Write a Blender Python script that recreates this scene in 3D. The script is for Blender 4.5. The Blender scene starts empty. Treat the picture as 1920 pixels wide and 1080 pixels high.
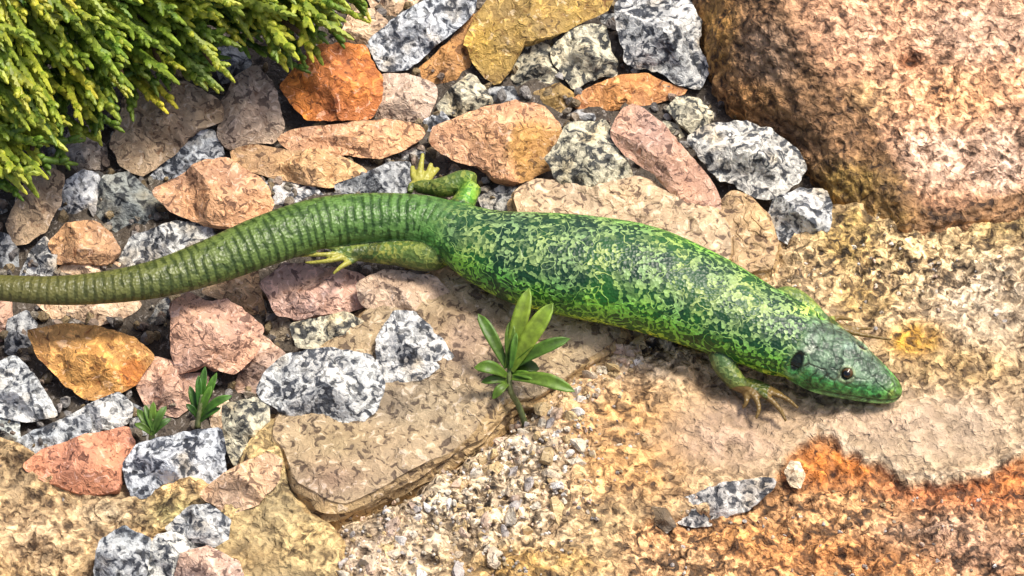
import bpy, bmesh, math, random
import numpy as np
from mathutils import Vector, Matrix
from mathutils.bvhtree import BVHTree

random.seed(7)
RNG = np.random.default_rng(7)
SC = bpy.context.scene
COL = SC.collection

# ------------------------------------------------------------------ camera
PITCH = math.radians(54)          # looking down at the stones
DIST, WIDTH = 1.10, 0.25          # metres to the lizard, metres across the picture there
PXM = WIDTH / 1920.0              # metres per photograph pixel
FWD = np.array([0, math.cos(PITCH), -math.sin(PITCH)])
RIGHT = np.array([1.0, 0, 0])
UPV = np.array([0, math.sin(PITCH), math.cos(PITCH)])
CAMPOS = -FWD * DIST
TOCAM = -FWD
cam = bpy.data.cameras.new('camera')
cam.sensor_width = 36
cam.lens = 36 * DIST / WIDTH
cam.clip_start, cam.clip_end = 0.02, 100
camo = bpy.data.objects.new('camera', cam)
COL.objects.link(camo)
camo.location = CAMPOS
camo.rotation_euler = (math.pi / 2 - PITCH, 0, 0)
SC.camera = camo

# ------------------------------------------------------------------ sky, sun, exposure
SUN_TO = np.array([0.42, 0.24, 1.0])            # direction towards the sun
SUN_TO = SUN_TO / np.linalg.norm(SUN_TO)
world = bpy.data.worlds.new('World')
SC.world = world
world.use_nodes = True
nt = world.node_tree
sky = nt.nodes.new('ShaderNodeTexSky')
sky.sky_type = 'NISHITA'
sky.sun_disc = False
sky.air_density = 0.7
sky.dust_density = 4.0
sky.ozone_density = 0.4
sky.sun_elevation = math.asin(SUN_TO[2])
sky.sun_rotation = math.atan2(SUN_TO[0], SUN_TO[1])
bg = nt.nodes['Background']
bg.inputs['Strength'].default_value = 0.13
nt.links.new(sky.outputs[0], bg.inputs[0])
sun = bpy.data.lights.new('sun', 'SUN')
sun.energy = 3.0
sun.angle = math.radians(12.0)
sun.color = (1.0, 0.94, 0.83)
suno = bpy.data.objects.new('sun', sun)
COL.objects.link(suno)
suno.rotation_euler = Vector(-SUN_TO).to_track_quat('-Z', 'Y').to_euler()
suno.location = (0.3, 0.4, 1.0)
vs = SC.view_settings
vs.view_transform = 'Standard'
vs.look = 'None'
vs.exposure = 0.42
vs.gamma = 1
vs.use_curve_mapping = False
SC.render.engine = 'CYCLES'
SC.cycles.use_denoising = True
SC.cycles.max_bounces = 6

# ------------------------------------------------------------------ small maths
def ray(px, py):
    d = FWD * DIST + RIGHT * ((px - 960) * PXM) + UPV * ((540 - py) * PXM)
    return d

def P(px, py, z=0.0):
    """the point at height z that the photograph shows at this pixel"""
    d = ray(px, py)
    return CAMPOS + d * ((z - CAMPOS[2]) / d[2])

def on_plane(px, py, c, n):
    d = ray(px, py)
    return CAMPOS + d * (np.dot(c - CAMPOS, n) / np.dot(d, n))

def to_px(p):
    q = np.asarray(p) - CAMPOS
    w = q @ FWD
    return 960 + (q @ RIGHT) / w * DIST / PXM, 540 - (q @ UPV) / w * DIST / PXM

def unit(v):
    v = np.asarray(v, float)
    return v / (np.linalg.norm(v) + 1e-12)

def _hash(i, j, k):
    h = (i * 374761393 + j * 668265263 + k * 2147483647 + 1013904223) & 0xFFFFFFFF
    h = ((h ^ (h >> 13)) * 1274126177) & 0xFFFFFFFF
    h = (h ^ (h >> 16)) * 2246822519 & 0xFFFFFFFF
    return ((h ^ (h >> 15)) & 0xFFFFFF) / float(0xFFFFFF)

def vnoise(p):
    p = np.asarray(p, float)
    f = np.floor(p)
    t = p - f
    t = t * t * (3 - 2 * t)
    i = f.astype(np.int64)
    r = 0
    for a in (0, 1):
        wa = t[:, 0] if a else 1 - t[:, 0]
        for b in (0, 1):
            wb = t[:, 1] if b else 1 - t[:, 1]
            for c in (0, 1):
                wc = t[:, 2] if c else 1 - t[:, 2]
                r = r + wa * wb * wc * _hash(i[:, 0] + a, i[:, 1] + b, i[:, 2] + c)
    return r * 2 - 1

def fbm(p, octaves=3, gain=0.5):
    r, a = 0, 1.0
    p = np.asarray(p, float)
    for o in range(octaves):
        r = r + a * vnoise(p + o * 17.3)
        p = p * 2.03
        a *= gain
    return r

def smooth(e0, e1, x):
    t = np.clip((x - e0) / (e1 - e0), 0, 1)
    return t * t * (3 - 2 * t)

# ------------------------------------------------------------------ mesh helpers
def link(name, me, mat=None, parent=None):
    o = bpy.data.objects.new(name, me)
    COL.objects.link(o)
    if mat is not None and me is not None and len(me.materials) == 0:
        me.materials.append(mat)
    if parent is not None:
        o.parent = parent
    return o

def tag(o, label=None, cat=None, group=None, kind=None):
    if label: o['label'] = label
    if cat: o['category'] = cat
    if group: o['group'] = group
    if kind: o['kind'] = kind
    return o

def mesh_from(name, verts, faces, col=None, shade=True):
    me = bpy.data.meshes.new(name)
    me.from_pydata([tuple(v) for v in verts], [], faces)
    if shade:
        me.polygons.foreach_set('use_smooth', [True] * len(me.polygons))
    if col is not None:
        col = np.asarray(col, float)
        if col.ndim == 1:
            col = np.tile(col, (len(verts), 1))
        a = me.attributes.new('Col', 'FLOAT_COLOR', 'POINT')
        a.data.foreach_set('color', np.column_stack([col, np.ones(len(col))]).ravel())
    me.update()
    return me

def mesh_normals(me):
    n = np.empty(len(me.vertices) * 3)
    me.vertices.foreach_get('normal', n)
    return n.reshape(-1, 3)

# ------------------------------------------------------------------ materials
def new_mat(name):
    m = bpy.data.materials.new(name)
    m.use_nodes = True
    t = m.node_tree
    return m, t, t.nodes['Principled BSDF']

def node(t, typ, **kw):
    n = t.nodes.new(typ)
    for k, v in kw.items():
        setattr(n, k, v)
    return n

def ramp(t, fac, stops, interp='LINEAR'):
    r = node(t, 'ShaderNodeValToRGB')
    r.color_ramp.interpolation = interp
    el = r.color_ramp.elements
    while len(el) < len(stops):
        el.new(0.5)
    for e, (p, c) in zip(el, stops):
        e.position = p
        if isinstance(c, (int, float)):
            c = (c, c, c)
        e.color = (*c, 1)
    t.links.new(fac, r.inputs[0])
    return r.outputs[0]

def mix(t, fac, a, b, mode='MIX'):
    m = node(t, 'ShaderNodeMix', data_type='RGBA', blend_type=mode)
    for sock, v in ((m.inputs['Factor'], fac), (m.inputs['A'], a), (m.inputs['B'], b)):
        if isinstance(v, (int, float)):
            sock.default_value = v if sock.type == 'VALUE' else (v, v, v, 1)
        elif isinstance(v, tuple):
            sock.default_value = (*v, 1)
        else:
            t.links.new(v, sock)
    return m.outputs['Result']

def maths(t, op, a, b=None, clamp=False):
    m = node(t, 'ShaderNodeMath', operation=op, use_clamp=clamp)
    for i, v in enumerate((a, b)):
        if v is None: continue
        if isinstance(v, (int, float)): m.inputs[i].default_value = v
        else: t.links.new(v, m.inputs[i])
    return m.outputs[0]

def noise_tex(t, vec, mm, detail=2.0, rough=0.5, distortion=0.0):
    n = node(t, 'ShaderNodeTexNoise')
    n.inputs['Scale'].default_value = 1000.0 / mm
    n.inputs['Detail'].default_value = detail
    n.inputs['Roughness'].default_value = rough
    n.inputs['Distortion'].default_value = distortion
    t.links.new(vec, n.inputs['Vector'])
    return n.outputs['Fac'], n.outputs['Color']

def warped(t, mm, amount_mm):
    """world position pushed about by a noise, so that grains are not round cells"""
    g = node(t, 'ShaderNodeNewGeometry')
    f, c = noise_tex(t, g.outputs['Position'], mm, 2)
    s = node(t, 'ShaderNodeVectorMath', operation='SUBTRACT')
    t.links.new(c, s.inputs[0]); s.inputs[1].default_value = (0.5, 0.5, 0.5)
    k = node(t, 'ShaderNodeVectorMath', operation='SCALE')
    t.links.new(s.outputs[0], k.inputs[0]); k.inputs['Scale'].default_value = amount_mm / 1000 * 2
    a = node(t, 'ShaderNodeVectorMath', operation='ADD')
    t.links.new(g.outputs['Position'], a.inputs[0]); t.links.new(k.outputs[0], a.inputs[1])
    return g.outputs['Position'], a.outputs[0]

def voro(t, vec, mm, feature='F1'):
    v = node(t, 'ShaderNodeTexVoronoi', feature=feature)
    v.inputs['Scale'].default_value = 1000.0 / mm
    t.links.new(vec, v.inputs['Vector'])
    return v

def bump(t, bsdf, layers):
    prev = None
    for h, dist_mm, strength in layers:
        b = node(t, 'ShaderNodeBump')
        b.inputs['Distance'].default_value = dist_mm / 1000
        b.inputs['Strength'].default_value = strength
        t.links.new(h, b.inputs['Height'])
        if prev is not None:
            t.links.new(prev, b.inputs['Normal'])
        prev = b.outputs['Normal']
    t.links.new(prev, bsdf.inputs['Normal'])

def rand_of(t, v):
    sx = node(t, 'ShaderNodeSeparateColor')
    t.links.new(v.outputs['Color'], sx.inputs[0])
    return sx.outputs

def attr(t, name):
    a = node(t, 'ShaderNodeAttribute', attribute_name=name)
    return a

def mat_granite(name='speckled_granite'):
    m, t, b = new_mat(name)
    pos, w = warped(t, 1.6, 0.8)
    c = attr(t, 'Col').outputs['Color']
    n1, _ = noise_tex(t, w, 3.5, 2.5, 0.55, 1.2)
    base = ramp(t, n1, [(0.30, (0.03, 0.034, 0.045)), (0.425, (0.08, 0.088, 0.105)), (0.465, (0.36, 0.36, 0.36)),
                        (0.525, (0.56, 0.56, 0.55)), (0.58, (0.85, 0.84, 0.80))])
    v2 = voro(t, w, 1.0)
    r2 = rand_of(t, v2)
    fine = ramp(t, r2[1], [(0.0, 0.22), (0.16, 0.5), (0.24, 0.9), (0.7, 1.0), (1.0, 1.15)])
    col = mix(t, 0.85, base, fine, 'MULTIPLY')
    col = mix(t, ramp(t, r2[2], [(0.86, 0.0), (0.9, 0.6)]), col, (0.80, 0.79, 0.75))
    nf, _ = noise_tex(t, w, 0.9, 3, 0.6)
    col = mix(t, 1.0, col, c, 'MULTIPLY')
    fe, _ = noise_tex(t, pos, 9, 3)
    stain = ramp(t, fe, [(0.54, 0.0), (0.70, 0.6)])
    col = mix(t, stain, col, (0.80, 0.60, 0.34), 'MULTIPLY')
    t.links.new(col, b.inputs['Base Color'])
    b.inputs['Roughness'].default_value = 0.62
    bump(t, b, [(n1, 1.2, 0.7), (nf, 0.9, 0.7)])
    return m

def mat_chip(name, dark=(0.45, 0.32, 0.25), pale=1.55, speck=0.2, grain=1.4):
    """fine-grained broken stone: colour from Col, mottled, with pits and pale crystals"""
    m, t, b = new_mat(name)
    pos, w = warped(t, 2.5, 1.0)
    c = attr(t, 'Col').outputs['Color']
    n1, _ = noise_tex(t, w, 6, 4, 0.6)
    n2, _ = noise_tex(t, w, 2.4, 3, 0.6, 0.8)
    lo = mix(t, 1.0, c, dark, 'MULTIPLY')
    hi = mix(t, 1.0, c, (pale, pale, pale * 1.02), 'MULTIPLY')
    col = mix(t, ramp(t, n1, [(0.35, 0.0), (0.55, 1.0)]), mix(t, 0.35, c, lo), c)
    col = mix(t, ramp(t, n2, [(0.53, 0.0), (0.64, 0.9)]), col, hi)
    col = mix(t, ramp(t, n2, [(0.30, 0.9), (0.42, 0.0)]), col, lo)
    nd, _ = noise_tex(t, w, grain * 1.6, 2, 0.5, 1.0)
    lim = 0.30 + 0.35 * speck
    col = mix(t, ramp(t, nd, [(lim, 0.85), (lim + 0.05, 0.0)]), col, mix(t, 1.0, c, (0.22, 0.19, 0.20), 'MULTIPLY'))
    col = mix(t, ramp(t, nd, [(0.62, 0.0), (0.68, 0.7)]), col, mix(t, 0.35, hi, (0.80, 0.74, 0.68)))
    t.links.new(col, b.inputs['Base Color'])
    b.inputs['Roughness'].default_value = 0.7
    n3, _ = noise_tex(t, pos, 0.7, 3, 0.6)
    bump(t, b, [(n2, 1.3, 0.9), (n3, 0.4, 0.5)])
    return m

def mat_crust(name, grain=1.6, contrast=1.0, bumpy=1.0):
    """weathered coarse granite: crystals of every colour about the painted mineral tint"""
    m, t, b = new_mat(name)
    pos, w = warped(t, 1.8, 0.9)
    c = attr(t, 'Col').outputs['Color']
    k = attr(t, 'Grain').outputs['Fac']           # how coarse and speckled the spot is
    v1 = voro(t, w, grain)
    r = rand_of(t, v1)
    n0, _ = noise_tex(t, w, grain * 2.7, 2.5, 0.55, 1.1)
    g1 = ramp(t, n0, [(0.36, (0.05, 0.04, 0.035)), (0.445, (0.30, 0.25, 0.20)), (0.49, (0.85, 0.80, 0.74)),
                      (0.56, (1.2, 1.17, 1.12)), (0.62, (2.1, 2.1, 2.1))])
    g2 = ramp(t, r[0], [(0.0, 0.4), (0.18, 0.75), (0.32, 1.0), (0.8, 1.1), (1.0, 1.45)])
    n1, _ = noise_tex(t, w, 3.0, 2.5, 0.55, 0.9)
    lines = ramp(t, n1, [(0.40, (0.09, 0.06, 0.04)), (0.47, (0.72, 0.66, 0.60)), (0.50, (1, 1, 1))])
    hi = ramp(t, n1, [(0.53, (1, 1, 1)), (0.60, (1.8, 1.8, 1.8))])
    rough = mix(t, 0.9, mix(t, 1.0, c, g1, 'MULTIPLY'), g2, 'MULTIPLY')
    fine = mix(t, 0.92, c, lines, 'MULTIPLY')
    fine = mix(t, 0.45, fine, g2, 'MULTIPLY')
    fine = mix(t, 0.9, fine, hi, 'MULTIPLY')
    fine = mix(t, maths(t, 'MULTIPLY', k, 4.0, True), mix(t, 0.30, c, fine), fine)
    col = mix(t, k, fine, rough)
    t.links.new(col, b.inputs['Base Color'])
    b.inputs['Roughness'].default_value = 0.75
    n3, _ = noise_tex(t, pos, 0.7, 2, 0.6)
    bump(t, b, [(n1, 1.6 * bumpy, 0.9), (v1.outputs['Distance'], 0.7 * bumpy, 0.5), (n3, 0.4, 0.5)])
    return m

def mat_leaf(name, rough=0.45, trans=0.25):
    m, t, b = new_mat(name)
    pos, w = warped(t, 2, 0.5)
    c = attr(t, 'Col').outputs['Color']
    oi = node(t, 'ShaderNodeObjectInfo')
    n1, _ = noise_tex(t, pos, 1.6, 3)
    n2, _ = noise_tex(t, pos, 22, 2)
    col = mix(t, 1.0, c, ramp(t, n1, [(0.3, 0.65), (0.7, 1.3)]), 'MULTIPLY')
    col = mix(t, 1.0, col, ramp(t, n2, [(0.35, (0.75, 0.9, 0.8)), (0.65, (1.25, 1.08, 0.9))]), 'MULTIPLY')
    col = mix(t, 1.0, col, ramp(t, oi.outputs['Random'], [(0.0, (0.5, 0.66, 0.6)), (0.5, (1, 1, 1)), (1.0, (1.5, 1.28, 1.1))]), 'MULTIPLY')
    t.links.new(col, b.inputs['Base Color'])
    b.inputs['Roughness'].default_value = rough
    tr = node(t, 'ShaderNodeBsdfTranslucent')
    t.links.new(col, tr.inputs[0])
    ms = node(t, 'ShaderNodeMixShader')
    ms.inputs[0].default_value = trans
    t.links.new(b.outputs[0], ms.inputs[1]); t.links.new(tr.outputs[0], ms.inputs[2])
    t.links.new(ms.outputs[0], t.nodes['Material Output'].inputs[0])
    bump(t, b, [(n1, 0.3, 0.5)])
    return m

M_GRAN = mat_granite()
M_PINK = mat_chip('pink_broken_stone')
M_RUST = mat_chip('rust_stained_stone', (0.40, 0.24, 0.16), 1.9, 0.05)
M_SLAB = mat_chip('tan_slab_stone', (0.34, 0.27, 0.20), 1.45, 0.22, 1.5)
M_CRUST = mat_crust('weathered_granite', 1.2)
M_BOULDER = mat_crust('pink_boulder_granite', 1.25)
M_GRIT = mat_chip('grit_stone', (0.5, 0.45, 0.4), 1.4, 0.12, 0.9)
M_CONIFER = mat_leaf('conifer_scales', 0.5, 0.15)
M_LEAF = mat_leaf('seedling_leaf', 0.45, 0.25)

# ------------------------------------------------------------------ ground
GZ = -0.009                                        # the bed the gravel lies on
def build_ground():
    # one sheet, fine in view and coarse beyond
    xs = np.concatenate([[-8, -3, -1, -.5, -.3], np.linspace(-.17, .17, 150), [.3, .5, 1, 3, 8]])
    ys = np.concatenate([[-8, -3, -1, -.5, -.25], np.linspace(-.14, .14, 120), [.25, .5, 1, 3, 8]])
    X, Y = np.meshgrid(xs, ys)
    v = np.column_stack([X.ravel(), Y.ravel(), np.zeros(X.size)])
    v[:, 2] = GZ + 0.0012 * fbm(v * 160, 3)
    nx = len(xs)
    f = [(j * nx + i, j * nx + i + 1, (j + 1) * nx + i + 1, (j + 1) * nx + i)
         for j in range(len(ys) - 1) for i in range(nx - 1)]
    n = fbm(v * 60 + 3, 3)[:, None]
    col = np.array([0.075, 0.058, 0.042]) * (1 + 0.35 * n)
    o = link('ground', mesh_from('ground', v, f, col), M_GRIT)
    tag(o, 'dark gritty soil under the loose gravel', None, None, 'structure')
build_ground()

# ------------------------------------------------------------------ stones
def resample(poly, M, seed, jag):
    """distance from the centre to the outline in M directions"""
    poly = np.asarray(poly, float)
    # area centroid
    x, y = poly[:, 0], poly[:, 1]
    x1, y1 = np.roll(x, -1), np.roll(y, -1)
    cr = x * y1 - x1 * y
    A = cr.sum() / 2
    c = np.array([((x + x1) * cr).sum(), ((y + y1) * cr).sum()]) / (6 * A)
    th = np.linspace(0, 2 * math.pi, M, endpoint=False)
    r = np.zeros(M)
    for i, a in enumerate(th):
        d = np.array([math.cos(a), math.sin(a)])
        best = 0
        for p, q in zip(poly, np.roll(poly, -1, 0)):
            e = q - p
            den = d[0] * e[1] - d[1] * e[0]
            if abs(den) < 1e-15: continue
            w = p - c
            s = (w[0] * e[1] - w[1] * e[0]) / den
            u = (w[0] * d[1] - w[1] * d[0]) / den
            if s > 0 and -1e-9 <= u <= 1 + 1e-9 and s > best: best = s
        r[i] = best
    k = 1 if M < 100 else 2
    for _ in range(k):
        r = 0.25 * np.roll(r, 1) + 0.5 * r + 0.25 * np.roll(r, -1)
    q = np.column_stack([np.cos(th) * 2.2, np.sin(th) * 2.2, np.full(M, seed * 3.7)])
    r = r * (1 + jag * fbm(q * 1.6, 4, 0.6))
    return c, th, r

NSTONE = [0]
def stone(kind, pts, tint, label, lift=0.0, thick=0.46, facets=5, up=0.40, cat='stone', name='stone',
          group='loose gravel stones', rough=1.0, patch=None):
    """an angular stone whose outline is the traced one; it is turned partly to the sky and rests on the bed"""
    NSTONE[0] += 1
    seed = NSTONE[0]
    rg = np.random.default_rng(seed * 13 + 5)
    pts = np.asarray(pts, float)
    pts = pts.mean(0) + (pts - pts.mean(0)) * 1.045
    n = unit(TOCAM * (1 - up) + np.array([0, 0, 1]) * up)
    cpx = pts.mean(0)
    C = P(cpx[0], cpx[1], GZ + 0.006)
    W = np.array([on_plane(px, py, C, n) for px, py in pts])
    u = RIGHT
    v = np.cross(n, u)
    loc = np.column_stack([(W - C) @ u, (W - C) @ v])
    M, K = 88, 17
    c0, th, r = resample(loc, M, seed, 0.028 * rough)
    R = r.mean()
    mind = np.sort(r)[: M // 3].mean()
    H = mind * thick * 2.0
    dirs = np.column_stack([np.cos(th), np.sin(th)])
    verts, ring_t = [], []
    planes = []
    for i in range(facets):
        a = (i + rg.uniform(0.1, 0.9)) / facets * 2 * math.pi
        planes.append((math.cos(a), math.sin(a), rg.uniform(0.45, 1.5), rg.uniform(0.50, 0.92)))
    planes.append((math.cos(seed), math.sin(seed), rg.uniform(0.05, 0.25), rg.uniform(0.5, 0.72)))
    for side in (1, -1):
        for k in range(K + 1):
            t = math.sin(k / K * math.pi / 2) if True else k / K
            if side == -1 and k == K: continue
            if k == 0:
                xy = np.zeros((1, 2))
            else:
                xy = dirs * (r * t)[:, None]
            p = 2.4
            h = np.full(len(xy), max(0.0, 1 - t ** p) ** (1 / p))
            for (cx, cy, sl, off) in planes:
                hp = off - sl * (xy[:, 0] * cx + xy[:, 1] * cy) / R
                h = np.minimum(h, np.maximum(hp, 0.12 * (1 - t)))
            z = side * H * h
            if side == -1: z *= 0.8
            verts.append(np.column_stack([xy, z]))
    # index
    idx, base = [], 0
    for a in verts:
        idx.append(np.arange(base, base + len(a))); base += len(a)
    L = np.vstack(verts)
    faces = []
    F = idx[:K + 1]
    B = idx[K + 1:] + [idx[K]]
    for rings, flip in ((F, False), (B, True)):
        for j in range(M):
            j2 = (j + 1) % M
            f = (rings[0][0], rings[1][j], rings[1][j2])
            faces.append(tuple(int(q) for q in (f[::-1] if flip else f)))
        for k in range(1, K):
            for j in range(M):
                j2 = (j + 1) % M
                f = (rings[k][j], rings[k + 1][j], rings[k + 1][j2], rings[k][j2])
                faces.append(tuple(int(q) for q in (f[::-1] if flip else f)))
    # roughness of the break
    s = seed * 7.31
    nrm = L / np.array([R * R, R * R, H * H + 1e-9])
    nrm /= np.linalg.norm(nrm, axis=1)[:, None] + 1e-9
    d = 0.00042 * fbm(L * 170 + s, 3, 0.55) + 0.00022 * vnoise(L * 700 + s)
    scale = np.clip(R / 0.010, 0.35, 1.25) * rough
    L = L + nrm * (d * scale)[:, None]
    Wd = C + (c0[0] + L[:, :1]) * u + (c0[1] + L[:, 1:2]) * v + L[:, 2:3] * n
    # let it down (or up) along the line of sight until it rests on the bed
    dz = (GZ - 0.0015 + lift) - Wd[:, 2].min()
    mid = Wd.mean(0)
    sight = unit(mid - CAMPOS)
    Wd = Wd + sight * (dz / sight[2])
    org = Wd.mean(0); org[2] = Wd[:, 2].min()
    tint = np.array(tint, float)
    if kind == 'P': tint = tint * np.array([1.08, 1.06, 0.92])
    nn = fbm(L * 110 + s, 3)[:, None]
    col = np.clip(tint * (1 + 0.22 * nn) + 0.03 * nn * np.array([1, 0.2, -0.6]), 0.01, 1.2)
    if patch is not None:                              # a second colour on part of the stone; one use paints facet shade
        ppx, ppy, prad, pcol = patch
        pc = C + 0
        Q = on_plane(ppx, ppy, C, n) - C
        q2 = np.array([Q @ u - c0[0], Q @ v - c0[1]])
        dd = np.linalg.norm(L[:, :2] - q2, axis=1) / (prad * PXM) + 0.25 * nn[:, 0]
        w = (1 - smooth(0.75, 1.05, dd))[:, None]
        col = col * (1 - w) + np.array(pcol) * (1 + 0.25 * nn) * w
    me = mesh_from(name, Wd - org, faces, col, True)
    me.set_sharp_from_angle(angle=math.radians(38))
    o = link(name, me, {'G': M_GRAN, 'P': M_PINK, 'O': M_RUST, 'T': M_SLAB}[kind])
    o.location = org
    tag(o, label, cat, group)
    return o

PINK = (0.62, 0.38, 0.24)
SALM = (0.64, 0.36, 0.22)
PALE = (0.66, 0.48, 0.36)
RUST = (0.52, 0.21, 0.06)
ORAN = (0.54, 0.28, 0.11)
OCHR = (0.46, 0.29, 0.07)
BRWN_SHADE = (0.44, 0.32, 0.23)  # pink-brown stone with the conifer's shade in its tint
TAN = (0.44, 0.325, 0.19)
GW = (.88, .88, .87)
GB = (.85, .89, .96)
GD = (0.55, 0.57, 0.60)
GY = (.90, .83, .62)

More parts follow.
